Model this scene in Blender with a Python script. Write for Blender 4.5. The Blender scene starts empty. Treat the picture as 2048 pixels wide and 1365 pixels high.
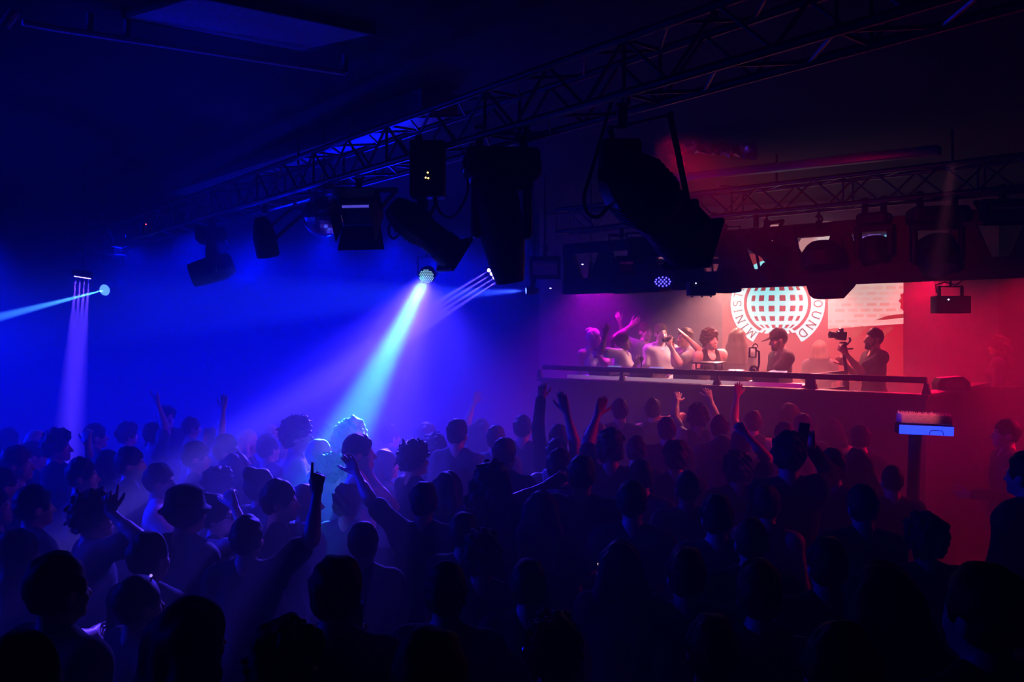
import bpy, bmesh, math, random
import numpy as np
from mathutils import Vector, Matrix, Euler
random.seed(7)
C = bpy.context.scene.collection
PI = math.pi
F, HX, HY, CAMZ = 1700.0, 1024.0, 665.0, 2.45     # focal length in pixels, horizon, eye height

def at(px, py, Y):
    """the point of the room seen at pixel (px, py) at depth Y"""
    return Vector(((px - HX) / F * Y, Y, CAMZ - (py - HY) / F * Y))

# ------------------------------------------------------------------ materials
MATS = {}
def mat(name, col, rough=.6, metal=0.0, spec=.4, var=.25, scale=40., bump=0.0, sheen=0.0):
    if name in MATS: return MATS[name]
    m = bpy.data.materials.new(name); m.use_nodes = True
    nt = m.node_tree; b = nt.nodes['Principled BSDF']
    tc = nt.nodes.new('ShaderNodeTexCoord'); nz = nt.nodes.new('ShaderNodeTexNoise')
    nz.inputs['Scale'].default_value = scale; nz.inputs['Detail'].default_value = 3
    nt.links.new(tc.outputs['Object'], nz.inputs['Vector'])
    cr = nt.nodes.new('ShaderNodeValToRGB')
    cr.color_ramp.elements[0].position = .3; cr.color_ramp.elements[1].position = .7
    cr.color_ramp.elements[0].color = (*[c * (1 - var) for c in col], 1)
    cr.color_ramp.elements[1].color = (*[min(1, c * (1 + var)) for c in col], 1)
    nt.links.new(nz.outputs['Fac'], cr.inputs['Fac'])
    nt.links.new(cr.outputs['Color'], b.inputs['Base Color'])
    b.inputs['Roughness'].default_value = rough; b.inputs['Metallic'].default_value = metal
    b.inputs['Specular IOR Level'].default_value = spec
    if sheen: b.inputs['Sheen Weight'].default_value = sheen
    if bump:
        bp = nt.nodes.new('ShaderNodeBump'); bp.inputs['Strength'].default_value = bump; bp.inputs['Distance'].default_value = .01
        nt.links.new(nz.outputs['Fac'], bp.inputs['Height']); nt.links.new(bp.outputs['Normal'], b.inputs['Normal'])
    MATS[name] = m
    return m

def emit(name, col, strength, base=(.02, .02, .02)):
    if name in MATS: return MATS[name]
    m = bpy.data.materials.new(name); m.use_nodes = True
    b = m.node_tree.nodes['Principled BSDF']
    b.inputs['Base Color'].default_value = (*base, 1)
    b.inputs['Emission Color'].default_value = (*col, 1); b.inputs['Emission Strength'].default_value = strength
    MATS[name] = m
    return m

def glass(name, col=(.9, .95, 1), rough=.05):
    if name in MATS: return MATS[name]
    m = bpy.data.materials.new(name); m.use_nodes = True
    b = m.node_tree.nodes['Principled BSDF']
    b.inputs['Base Color'].default_value = (*col, 1); b.inputs['Roughness'].default_value = rough
    b.inputs['Transmission Weight'].default_value = .85; b.inputs['IOR'].default_value = 1.45
    MATS[name] = m
    return m

# ------------------------------------------------------------------ mesh collector
def rot_to(d, up=Vector((0, 0, 1))):
    """rotation whose local +Z is d, local +Y as close to up as can be"""
    z = Vector(d).normalized()
    x = Vector(up).cross(z)
    if x.length < 1e-4: x = Vector((1, 0, 0))
    x.normalize(); y = z.cross(x)
    return Matrix((x, y, z)).transposed()

class MB:
    def __init__(s, M=None):
        s.bm = bmesh.new(); s.M = M or Matrix.Identity(4)
    def _fin(s, verts, T=None):
        M = s.M @ T if T is not None else s.M
        bmesh.ops.transform(s.bm, matrix=M, verts=verts)
    def box(s, c, size, R=None, bevel=0.0, seg=2):
        T = Matrix.Translation(Vector(c)) @ (R.to_4x4() if R is not None else Matrix.Identity(4))
        r = bmesh.ops.create_cube(s.bm, size=1.0); vs = r['verts']
        bmesh.ops.scale(s.bm, vec=Vector(size), verts=vs)
        if bevel > 0:
            es = list({e for v in vs for e in v.link_edges})
            g = bmesh.ops.bevel(s.bm, geom=es, offset=min(bevel, min(size) * .45), segments=seg, affect='EDGES', profile=.5)
            vs = list({v for f in g['faces'] for v in f.verts} | {v for v in vs if v.is_valid})
            # gather the whole island
            seen = set(vs); st = list(vs)
            while st:
                v = st.pop()
                for e in v.link_edges:
                    o = e.other_vert(v)
                    if o not in seen: seen.add(o); st.append(o)
            vs = list(seen)
        s._fin(vs, T); return s
    def lathe(s, prof, c=(0, 0, 0), d=(0, 0, 1), n=24, R=None):
        """prof: list of (radius, z); revolved about d through c"""
        Rm = R if R is not None else rot_to(d)
        T = Matrix.Translation(Vector(c)) @ Rm.to_4x4()
        rings = []; allv = []
        for (r, z) in prof:
            if r < 1e-5:
                v = s.bm.verts.new((0, 0, z)); rings.append([v]); allv.append(v)
            else:
                rg = [s.bm.verts.new((r * math.cos(2 * PI * k / n), r * math.sin(2 * PI * k / n), z)) for k in range(n)]
                rings.append(rg); allv += rg
        for a, b in zip(rings, rings[1:]):
            for k in range(n):
                k2 = (k + 1) % n
                if len(a) == 1 and len(b) == 1: continue
                if len(a) == 1: s.bm.faces.new((a[0], b[k2], b[k]))
                elif len(b) == 1: s.bm.faces.new((a[k], a[k2], b[0]))
                else: s.bm.faces.new((a[k], a[k2], b[k2], b[k]))
        if len(rings[0]) > 1: s.bm.faces.new(list(reversed(rings[0])))
        if len(rings[-1]) > 1: s.bm.faces.new(rings[-1])
        s._fin(allv, T); return s
    def cyl(s, a, b, r, r2=None, n=16):
        a = Vector(a); b = Vector(b)
        return s.lathe([(r, 0), (r if r2 is None else r2, (b - a).length)], a, b - a, n)
    def tube(s, pts, r, n=8, closed=False):
        pts = [Vector(p) for p in pts]; N = len(pts); rings = []; allv = []
        up = Vector((0, 0, 1))
        for i, p in enumerate(pts):
            if closed: t = pts[(i + 1) % N] - pts[i - 1]
            else: t = pts[min(i + 1, N - 1)] - pts[max(i - 1, 0)]
            t.normalize()
            x = up.cross(t)
            if x.length < .05: x = Vector((1, 0, 0)).cross(t)
            x.normalize(); y = t.cross(x); up = y if y.length > .1 else up
            rr = r(i / max(1, N - 1)) if callable(r) else r
            rg = [s.bm.verts.new(p + x * rr * math.cos(2 * PI * k / n) + y * rr * math.sin(2 * PI * k / n)) for k in range(n)]
            rings.append(rg); allv += rg
        pairs = list(zip(rings, rings[1:])) + ([(rings[-1], rings[0])] if closed else [])
        for a, b in pairs:
            for k in range(n):
                s.bm.faces.new((a[k], a[(k + 1) % n], b[(k + 1) % n], b[k]))
        if not closed:
            s.bm.faces.new(list(reversed(rings[0]))); s.bm.faces.new(rings[-1])
        s._fin(allv); return s
    def ball(s, c, r, sc=(1, 1, 1), R=None, u=20, v=12):
        T = Matrix.Translation(Vector(c)) @ (R.to_4x4() if R is not None else Matrix.Identity(4)) @ Matrix.Diagonal((*[r * k for k in sc], 1))
        g = bmesh.ops.create_uvsphere(s.bm, u_segments=u, v_segments=v, radius=1.0)
        s._fin(g['verts'], T); return s
    def poly(s, pts, thick=0.0, axis=None):
        vs = [s.bm.verts.new(Vector(p)) for p in pts]
        f = s.bm.faces.new(vs)
        if thick:
            n = Vector(axis) if axis is not None else f.normal
            f.normal_update(); n = Vector(axis).normalized() if axis is not None else f.normal.copy()
            g = bmesh.ops.extrude_face_region(s.bm, geom=[f])
            nv = [e for e in g['geom'] if isinstance(e, bmesh.types.BMVert)]
            bmesh.ops.translate(s.bm, vec=n * thick, verts=nv)
            vs += nv
        s._fin(vs); return s
    def build(s, name, m, parent=None, smooth=None, loc=None):
        bmesh.ops.recalc_face_normals(s.bm, faces=s.bm.faces[:])
        me = bpy.data.meshes.new(name); s.bm.to_mesh(me); s.bm.free()
        me.materials.append(m)
        if smooth is None: smooth = 35
        if smooth:
            me.shade_smooth()
            try: me.set_sharp_from_angle(angle=math.radians(smooth))
            except Exception: pass
        o = bpy.data.objects.new(name, me); C.objects.link(o)
        if parent is not None: o.parent = parent
        if loc is not None: o.location = loc
        return o

def thing(name, label, cat, loc=(0, 0, 0), rotz=0.0, group=None):
    o = bpy.data.objects.new(name, None); C.objects.link(o)
    o.location = loc; o.rotation_euler = (0, 0, rotz); o.empty_display_size = .1
    o['label'] = label; o['category'] = cat
    if group: o['group'] = group
    return o
def tag(o, label, cat, group=None, kind=None):
    o['label'] = label; o['category'] = cat
    if group: o['group'] = group
    if kind: o['kind'] = kind
    return o
def struct(o, label=None, cat=None):
    o['kind'] = 'structure'
    if label: o['label'] = label
    if cat: o['category'] = cat
    return o
# ------------------------------------------------------------------ figures: one continuous surface grown from a smooth distance field
def V3(*a): return np.array(a, dtype=np.float64)
def unit(v):
    v = np.asarray(v, float); n = np.linalg.norm(v); return v / n if n > 1e-9 else v
def rotm(axis, a):
    return np.array(Matrix.Rotation(a, 3, Vector(axis)))

class SDF:
    def __init__(s, lo, hi, h):
        s.h = h; s.lo = np.asarray(lo, float); n = np.ceil((np.asarray(hi) - s.lo) / h).astype(int) + 1
        s.n = n; s.D = np.full(n, .08, np.float32)
        s.ax = [(s.lo[i] + h * np.arange(n[i])).astype(np.float32) for i in range(3)]
    def sub(s, lo, hi):
        i0 = np.clip(np.floor((np.asarray(lo) - s.lo) / s.h).astype(int), 0, s.n); i1 = np.clip(np.ceil((np.asarray(hi) - s.lo) / s.h).astype(int) + 1, 0, s.n)
        if (i1 <= i0).any(): return None, None
        sl = tuple(slice(a, b) for a, b in zip(i0, i1))
        g = np.meshgrid(*[s.ax[k][sl[k]] for k in range(3)], indexing='ij')
        return sl, g
    def mix(s, sl, d, k, cut=False):
        a = s.D[sl]
        if cut:
            d = -d; h = np.maximum(k - np.abs(a - d), 0) / k; s.D[sl] = np.maximum(a, d) + h * h * k * .25
        else:
            h = np.maximum(k - np.abs(a - d), 0) / k; s.D[sl] = np.minimum(a, d) - h * h * k * .25
    def cone(s, a, b, r1, r2, k=.02, cut=False):
        a = np.asarray(a, float); b = np.asarray(b, float); R = max(r1, r2) + k + 2 * s.h
        sl, g = s.sub(np.minimum(a, b) - R, np.maximum(a, b) + R)
        if sl is None: return
        ab = b - a; L2 = max(float(ab @ ab), 1e-9)
        t = np.clip(((g[0] - a[0]) * ab[0] + (g[1] - a[1]) * ab[1] + (g[2] - a[2]) * ab[2]) / L2, 0, 1)
        d = np.sqrt((g[0] - a[0] - t * ab[0]) ** 2 + (g[1] - a[1] - t * ab[1]) ** 2 + (g[2] - a[2] - t * ab[2]) ** 2) - (r1 + (r2 - r1) * t)
        s.mix(sl, d.astype(np.float32), k, cut)
    def ell(s, c, r, R=None, k=.02, cut=False):
        c = np.asarray(c, float); r = np.asarray(r, float); B = r.max() + k + 2 * s.h
        sl, g = s.sub(c - B, c + B)
        if sl is None: return
        q = [g[i] - c[i] for i in range(3)]
        if R is not None: q = [R[0][i] * q[0] + R[1][i] * q[1] + R[2][i] * q[2] for i in range(3)]
        k0 = np.sqrt(sum((q[i] / r[i]) ** 2 for i in range(3))); k1 = np.sqrt(sum((q[i] / r[i] ** 2) ** 2 for i in range(3))) + 1e-6
        s.mix(sl, (k0 * (k0 - 1) / k1).astype(np.float32), k, cut)
    def plane(s, p, n):
        """keep the side that n points away from"""
        n = unit(n); g = np.meshgrid(*s.ax, indexing='ij', sparse=True)
        d = (g[0] - p[0]) * n[0] + (g[1] - p[1]) * n[1] + (g[2] - p[2]) * n[2]
        s.D = np.maximum(s.D, d.astype(np.float32))
    def wobble(s, amp, fr, seed=0, stretch=(1, 1, 1)):
        rs = np.random.RandomState(seed); g = np.meshgrid(*s.ax, indexing='ij', sparse=True); w = 0
        for i in range(9):
            f = rs.normal(size=3); f = f / np.linalg.norm(f) * fr * (.7 + .14 * i) * np.asarray(stretch); p = rs.rand() * 6.28
            w = w + np.sin(f[0] * g[0] + f[1] * g[1] + f[2] * g[2] + p) * .55
        s.D = s.D + (amp * .5 * w).astype(np.float32)
    def mesh(s):
        D = s.D; D[0] = D[-1] = .05; D[:, 0] = D[:, -1] = .05; D[:, :, 0] = D[:, :, -1] = .05
        I = D < 0
        cnt = np.zeros(tuple(s.n - 1), np.int8)
        for dx in (0, 1):
            for dy in (0, 1):
                for dz in (0, 1):
                    cnt += I[dx:s.n[0] - 1 + dx, dy:s.n[1] - 1 + dy, dz:s.n[2] - 1 + dz]
        act = (cnt > 0) & (cnt < 8); cells = np.argwhere(act)
        vid = np.full(act.shape, -1, np.int32); vid[tuple(cells.T)] = np.arange(len(cells))
        acc = np.zeros((len(cells), 3)); w = np.zeros(len(cells))
        cor = [(a, b, c) for a in (0, 1) for b in (0, 1) for c in (0, 1)]
        val = {c: D[cells[:, 0] + c[0], cells[:, 1] + c[1], cells[:, 2] + c[2]] for c in cor}
        for c in cor:
            for ax in range(3):
                if c[ax]: continue
                e = list(c); e[ax] = 1; e = tuple(e); a, b = val[c], val[e]; m = (a < 0) != (b < 0)
                t = np.where(m, a / np.where(m, a - b, 1), 0)
                for j in range(3): acc[:, j] += m * (c[j] + (t if j == ax else 0))
                w += m
        P = s.lo + s.h * (cells + acc / np.maximum(w, 1)[:, None])
        faces = []
        for ax in range(3):
            o1, o2 = [(1, 2), (2, 0), (0, 1)][ax]
            A = np.take(I, range(s.n[ax] - 1), ax); Bq = np.take(I, range(1, s.n[ax]), ax)
            ch = np.argwhere(A != Bq); ch = ch[(ch[:, o1] > 0) & (ch[:, o2] > 0)]
            ins = A[tuple(ch.T)]; q = []
            for d1, d2 in ((0, 0), (-1, 0), (-1, -1), (0, -1)):
                c = ch.copy(); c[:, o1] += d1; c[:, o2] += d2; q.append(vid[tuple(c.T)])
            q = np.stack(q, 1); q[~ins] = q[~ins][:, ::-1]; faces.append(q)
        return P, np.concatenate(faces)

def to_mesh(name, P, Fq, mats, keep=None, mat_fn=None):
    me = bpy.data.meshes.new(name)
    me.vertices.add(len(P)); me.vertices.foreach_set('co', P.astype(np.float32).ravel())
    me.loops.add(len(Fq) * 4); me.loops.foreach_set('vertex_index', Fq.astype(np.int32).ravel())
    me.polygons.add(len(Fq)); me.polygons.foreach_set('loop_start', np.arange(0, len(Fq) * 4, 4, dtype=np.int32))
    me.update(calc_edges=True); me.validate()
    if keep and keep < len(Fq):
        o = bpy.data.objects.new('tmp', me); C.objects.link(o)
        md = o.modifiers.new('d', 'DECIMATE'); md.ratio = keep / len(Fq)
        dg = bpy.context.evaluated_depsgraph_get()
        m2 = bpy.data.meshes.new_from_object(o.evaluated_get(dg)); bpy.data.objects.remove(o); bpy.data.meshes.remove(me); me = m2; me.name = name
    me.materials.clear()
    for m in mats: me.materials.append(m)
    if mat_fn is not None:
        n = len(me.polygons); c = np.zeros(n * 3, np.float32); me.polygons.foreach_get('center', c)
        me.polygons.foreach_set('material_index', mat_fn(c.reshape(-1, 3)).astype(np.int32))
    me.shade_smooth(); me.update()
    return me

# ---- skeleton (drawn for a height of 1.75 m, facing +Y; scaled per person)
NECK = V3(0, -.005, 1.52)
def head_R(hd):
    y, p, r = [math.radians(a) for a in hd]
    return rotm((0, 0, 1), -y) @ rotm((1, 0, 0), -p) @ rotm((0, 1, 0), r)
def hp(Rh, p): return NECK + Rh @ (np.asarray(p, float) - NECK)

def arm_joints(side, spec):
    """side +1 = own right (+X). spec: ('down'|'bent'|'hold'|'hip') or dict(w=wrist, pole=.., hand=.., palm=.., dir=..)"""
    S = V3(.172 * side, -.005, 1.405)
    pre = {'down': (V3(.215 * side, .05, .87), 'relaxed'), 'bent': (V3(.16 * side, .33, 1.14), 'relaxed'), 'hold': (V3(.10 * side, .30, 1.26), 'grip'), 'hip': (V3(.24 * side, .12, 1.02), 'fist')}
    if isinstance(spec, str): spec = dict(w=pre[spec][0], hand=pre[spec][1])
    W = np.asarray(spec['w'], float).copy()
    S = S + V3(-.012 * side, 0, .045) * np.clip((W[2] - 1.35) / .35, 0, 1)
    L1, L2 = .285, .255; v = W - S; d = np.linalg.norm(v)
    if d > (L1 + L2) * .995: W = S + v / d * (L1 + L2) * .995; v = W - S; d = np.linalg.norm(v)
    if d < .12: W = S + unit(v) * .12; v = W - S; d = .12
    a = (L1 * L1 - L2 * L2 + d * d) / (2 * d); hgt = math.sqrt(max(L1 * L1 - a * a, 0))
    pole = np.asarray(spec.get('pole', (1.0 * side, -.35, -.5)), float); u = unit(v); pole = pole - u * (pole @ u); pole = unit(pole)
    E = S + u * a + pole * hgt
    return S, E, W, spec

FING = {  # per finger three joint bends (degrees), spread
    'open': ([(4, 6, 5)] * 4, 1.0), 'relaxed': ([(18, 25, 15), (24, 28, 18), (28, 30, 20), (32, 32, 20)], .5),
    'point': ([(0, 4, 3), (78, 95, 60), (82, 98, 60), (84, 98, 60)], .2), 'fist': ([(80, 95, 60)] * 4, .1),
    'grip': ([(45, 60, 35), (48, 60, 35), (50, 60, 35), (52, 60, 35)], .3), 'flat': ([(3, 3, 2)] * 4, .25),
    'gun': ([(0, 3, 2), (70, 90, 50), (80, 95, 60), (82, 95, 60)], .3), 'horns': ([(0, 4, 3), (80, 95, 60), (82, 95, 60), (6, 8, 5)], .6)}
def hand(g, W, d, n, pose, side):
    """fingers along d, palm facing n; thumb on the side d x n * side"""
    d = unit(d); n = unit(np.asarray(n, float) - d * (np.asarray(n, float) @ d)); s = np.cross(n, d) * side * -1.0
    bends, spread = FING[pose]; off = (.030, .010, -.010, -.029); kn = (.088, .092, .087, .079); ln = (.074, .082, .077, .060)
    for i in range(4):
        root = W + s * off[i] * .55 + d * .012; K = W + s * off[i] + d * kn[i]
        g.cone(root, K, .0155, .0115, .016)
        f = unit(d + s * (off[i] * 5.2) * spread); p = K; a = 0
        for j, (seg, r) in enumerate(((.46, .0098), (.30, .0088), (.24, .0078))):
            a += math.radians(bends[i][j]); v = f * math.cos(a) + n * math.sin(a); q = p + v * ln[i] * seg
            g.cone(p, q, r, r * .93, .006); p = q
    tuck = pose in ('fist', 'point', 'horns')
    t0 = W + s * .022 + d * .018; t1 = W + s * (.040 if tuck else .052) + d * .058 + n * (.018 if tuck else .008)
    t2 = t1 + (unit(d * .5 - s * .7 + n * .8) if tuck else unit(s * .55 + d * .85 + n * .15)) * .036
    t3 = t2 + (unit(-s + n * .15 + d * .2) if tuck else unit(s * .30 + d * .95 + n * .2)) * .030
    g.cone(t0, t1, .016, .0125, .012); g.cone(t1, t2, .0115, .0105, .006); g.cone(t2, t3, .0105, .0085, .006)

def torso(g, inf, sex, k=.05):
    f = sex == 'f'
    sh = .150 if f else .165
    g.ell((0, 0, 1.27), (.150 + inf if f else .172 + inf, .105 + inf, .19 + inf * .5), k=k)
    g.ell((0, .0, 1.09), (.128 + inf if f else .150 + inf, .098 + inf, .17), k=k)
    g.ell((0, -.005, .94), (.170 + inf if f else .162 + inf, .120 + inf, .14), k=k)
    g.cone((-sh + .01, -.005, 1.40), (sh - .01, -.005, 1.40), .060 + inf, .060 + inf, k)
    for s in (-1, 1): g.cone((s * .03, -.012, 1.475), (s * .145, -.008, 1.425), .040 + inf * .7, .042 + inf * .8, .035)
    if f:
        for s in (-1, 1): g.ell((s * .072, .085, 1.255), (.062 + inf, .055 + inf * 1.3, .06 + inf), k=.03)

def limbs(g, J, inf, to=1.0, k=.025, cuff=0.0):
    S, E, W = J[:3]
    g.cone(S, E if to >= .5 else S + (E - S) * to * 2, .056 + inf, (.043 + inf if to >= .5 else .050 + inf + cuff), k)
    if to > .5: g.cone(E, E + (W - E) * (to - .5) * 2, .043 + inf, .028 + inf + cuff, k)

MESH = {}
def skin_mats(tone):
    t = {'pale': (.62, .42, .34), 'mid': (.42, .26, .19), 'deep': (.16, .09, .06)}[tone]
    return [mat('skin_' + tone, t, .5, spec=.35, var=.06), mat('lip_' + tone, (t[0] * .75, t[1] * .45, t[2] * .45), .45), mat('iris_dark', (.03, .02, .02), .2, spec=.6), mat('eye_white', (.75, .73, .7), .2)]

def body_mesh(sex, hd, JR, JL, tone, fine, lean):
    Rh = head_R(hd); tops = [max(J[2][2], J[1][2]) for J in (JR, JL)]
    pts = np.array([JR[1], JR[2], JL[1], JL[2], V3(-.24, -.16, 0), V3(.24, .2, 1.80)])
    lo = pts.min(0) - .23; hi = pts.max(0) + .23; lo[2] = -.03; hi[2] = max(1.84, max(tops) + .24)
    g = SDF(lo, hi, fine)
    torso(g, 0, sex)
    # legs and feet
    for s in (-1, 1):
        g.cone((s * .092, 0, .90), (s * .10, .012, .50), .086, .056, .05); g.ell((s * .102, -.02, .36), (.053, .06, .12), k=.04)
        g.cone((s * .10, .008, .50), (s * .104, -.02, .085), .053, .038, .03); g.cone((s * .104, -.04, .045), (s * .115, .12, .035), .040, .034, .03)
    for side, J in ((1, JR), (-1, JL)):
        S, E, W, sp = J
        g.ell(S, (.062, .06, .06), k=.05); g.cone(S, E, .054, .041, .035); g.cone(S + (E - S) * .45, S + (E - S) * .7, .050, .046, .02)
        g.cone(E, W, .041, .026, .03); g.cone(E + (W - E) * .15, E + (W - E) * .42, .043, .038, .02)
        fwd = unit(W - E); dr = sp.get('dir', None); d = unit(fwd if dr is None else dr)
        hand(g, W, d, np.asarray(sp.get('palm', (0, 1, .01)), float), sp.get('hand', 'relaxed'), side)
    # neck and head
    g.cone((0, -.02, 1.42), hp(Rh, (0, -.01, 1.58)), .060 if sex == 'm' else .052, .052 if sex == 'm' else .045, .04)
    h = lambda p: hp(Rh, p)
    g.ell(h((0, -.012, 1.648)), (.075, .094, .103), Rh, .02)
    g.ell(h((0, .030, 1.600)), (.063, .068, .092), Rh, .02)
    g.ell(h((0, .052, 1.548)), (.044 if sex == 'm' else .038, .045, .034), Rh, .025)       # jaw and chin
    g.ell(h((0, .085, 1.528)), (.020, .016, .014), Rh, .02)
    g.cone(h((-.034, .078, 1.640)), h((.034, .078, 1.640)), .012, .012, .015)              # brow
    for s in (-1, 1):
        g.ell(h((s * .044, .062, 1.592)), (.020, .022, .020), Rh, .02)                      # cheeks
        g.ell(h((s * .031, .104, 1.622)), (.017, .014, .010), Rh, .010, cut=True)           # sockets
        g.ell(h((s * .031, .079, 1.621)), (.0135, .013, .0125), Rh, .003)                   # eyeballs
        g.ell(h((s * .077, -.008, 1.610)), (.010, .021, .032), Rh @ rotm((0, 0, 1), s * .35), .008)  # ears
    g.cone(h((0, .094, 1.628)), h((0, .117, 1.592)), .0085, .0125, .010)                   # nose
    for s in (-1, 1): g.ell(h((s * .012, .102, 1.586)), (.008, .010, .007), Rh, .006)
    g.ell(h((0, .096, 1.562)), (.023, .010, .0065), Rh, .006); g.ell(h((0, .093, 1.551)), (.020, .010, .0075), Rh, .006)
    P, Q = g.mesh()
    def mf(c):
        q = (c - NECK) @ Rh + NECK; m = np.zeros(len(c), int)
        m[(np.abs(q[:, 0]) < .024) & (np.abs(q[:, 2] - 1.556) < .012) & (q[:, 1] > .088)] = 1
        for s in (-1, 1):
            dx, dz = q[:, 0] - s * .031, q[:, 2] - 1.621; e = (dx ** 2 + (dz * 1.8) ** 2 < .0125 ** 2) & (q[:, 1] > .07)
            m[e] = 3; m[e & (dx ** 2 + dz ** 2 < .006 ** 2)] = 2
            m[(np.abs(q[:, 0] - s * .034) < .022) & (np.abs(q[:, 2] - 1.646) < .006) & (q[:, 1] > .07)] = 2
        return m
    return to_mesh('person', P, Q, skin_mats(tone), keep=15000 if fine < .01 else 8000, mat_fn=mf)

def hair_mesh(style, hd, color, seed):
    Rh = head_R(hd); h = lambda p: hp(Rh, p); g = SDF((-.33, -.36, 1.02), (.33, .30, 1.98), .0085)
    inf = {'buzz': .005, 'short': .013, 'crop': .011, 'curly': .030, 'afro': .05, 'long': .018, 'bob': .020, 'bun': .014, 'pony': .014, 'quiff': .014, 'longcurly': .03, 'messy': .020, 'under': .008}[style]
    g.ell(h((0, -.014, 1.652)), (.076 + inf, .095 + inf, .104 + inf), Rh, .01)
    if style == 'afro': g.ell(h((0, -.02, 1.675)), (.135, .138, .125), Rh, .02)
    if style in ('curly', 'messy'): g.ell(h((0, .01, 1.715)), (.085, .10, .06), Rh, .03)
    # clear the face and the neck
    g.ell(h((0, .115, 1.575)), (.078, .085, .105), Rh, .015, cut=True)
    n = Rh @ V3(0, .52, -.85); g.plane(h((0, .0, 1.585)), n)
    g.plane(h((0, 0, 1.555)), Rh @ V3(0, 0, -1))
    if style in ('short', 'crop', 'buzz', 'quiff', 'under'):
        for s in (-1, 1): g.ell(h((s * .082, .012, 1.60)), (.02, .035, .035), Rh, .01, cut=True)
    if style == 'quiff': g.cone(h((-.04, .07, 1.735)), h((.04, .07, 1.74)), .028, .026, .03); g.cone(h((0, .07, 1.74)), h((0, -.03, 1.762)), .035, .03, .03)
    if style == 'bun': g.ell(h((0, -.085, 1.735)), (.05, .05, .048), Rh, .015)
    if style == 'pony':
        g.cone(h((0, -.10, 1.69)), h((0, -.15, 1.63)), .026, .032, .02); g.cone(h((0, -.15, 1.63)), h((0, -.145, 1.43)), .032, .012, .02)
    if style in ('long', 'longcurly', 'bob'):
        zb = {'long': 1.30, 'longcurly': 1.36, 'bob': 1.50}[style]; r = .05 if style != 'longcurly' else .062
        for x in (-.065, -.03, .0, .03, .065): g.cone(h((x * .9, -.075, 1.66)), (h((x * 1.5, -.09, 1.52))), r, r * .9, .03); g.cone(h((x * 1.5, -.09, 1.52)), V3(0, 0, 0) + h((x * 1.7, -.115, 1.52)) * V3(1, 1, 0) + V3(0, 0, zb), r * .9, r * .6, .03)
        for s in (-1, 1): g.cone(h((s * .078, -.005, 1.68)), h((s * .090, .0, 1.54)), .026, .028, .03); g.cone(h((s * .090, .0, 1.54)), h((s * .10, .01, 1.54)) * V3(1, 1, 0) + V3(0, 0, zb + .05), .028, .018, .03)
    amp, fr = {'buzz': (.0012, 120), 'short': (.006, 70), 'crop': (.004, 80), 'curly': (.015, 85), 'afro': (.018, 85), 'long': (.006, 60), 'bob': (.006, 60), 'bun': (.005, 60), 'pony': (.005, 60), 'quiff': (.006, 60), 'longcurly': (.015, 75), 'messy': (.012, 70), 'under': (.002, 60)}[style]
    g.wobble(amp, fr, seed, (1, 1, .35) if style in ('long', 'bob', 'pony') else (1, 1, 1))
    if style in ('curly', 'longcurly', 'afro', 'messy'): g.wobble(amp * .55, fr * 1.9, seed + 5)
    P, Q = g.mesh()
    return to_mesh('hair', P, Q, [HAIRM[color]], keep=3500)

def top_mesh(kind, sex, JR, JL, color, seed):
    pts = np.array([JR[1], JR[2], JL[1], JL[2], V3(-.26, -.2, .8), V3(.26, .22, 1.56)])
    g = SDF(pts.min(0) - .1, pts.max(0) + .1, .0125)
    inf = .010 if kind != 'hoodie' else .022
    torso(g, inf + .010, sex)
    if kind == 'tank':
        for s in (-1, 1): g.ell((s * .215, .0, 1.42), (.105, .2, .14), k=.02, cut=True)
    hem = {'croptop': 1.10, 'tank': .95, 'tshirt': .88, 'shirt': .86, 'long': .90, 'hoodie': .86}[kind]
    if hem < 1: g.ell((0, -.005, .93), (.196, .146, .15), k=.05)
    # neckline
    g.ell((0, .085, 1.53), (.072, .085, .105 if kind != 'tank' else .16), k=.015, cut=True); g.ell((0, -.015, 1.57), (.070, .075, .075), k=.012, cut=True)
    to = {'croptop': .24, 'tank': 0, 'tshirt': .34, 'shirt': .36, 'long': .98, 'hoodie': .98}[kind]
    if to:
        for J in (JR, JL): limbs(g, J, inf + .002, to, .03, .012 if to < .5 else .006)
        for J in (JR, JL): g.ell(J[0], (.068 + inf * .5, .066 + inf * .5, .066 + inf * .5), k=.04)
    if kind == 'hoodie':
        g.ell((0, -.11, 1.46), (.13, .07, .075), k=.04)
    if kind == 'shirt':
        for s in (-1, 1): g.cone((s * .02, .07, 1.44), (s * .075, -.01, 1.50), .014, .018, .01)
        g.cone((-.07, -.03, 1.50), (.07, -.03, 1.50), .02, .02, .012)
    g.wobble(.005 if kind != 'hoodie' else .008, 34, seed, (1, 1, .45))
    g.plane((0, 0, hem), (0, 0, -1))
    P, Q = g.mesh()
    return to_mesh('top', P, Q, [CLOTHM[color]], keep=5000)

def legs_mesh(kind, color):
    g = SDF((-.3, -.25, .0), (.3, .28, 1.1), .016)
    g.ell((0, -.005, .94), (.180, .132, .11), k=.05)
    for s in (-1, 1):
        g.cone((s * .092, 0, .90), (s * .10, .012, .50), .102, .074, .04); g.cone((s * .10, .012, .50), (s * .104, -.015, .10), .074, .062, .03); g.ell((s * .102, -.022, .36), (.068, .076, .15), k=.04)
    g.ell((0, 0, .86), (.10, .10, .10), k=.05)
    g.plane((0, 0, .075 if kind == 'trousers' else .52), (0, 0, -1)); g.plane((0, 0, 1.0), (0, 0, 1))
    P, Q = g.mesh()
    return to_mesh(kind, P, Q, [CLOTHM[color]], keep=1800)

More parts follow.
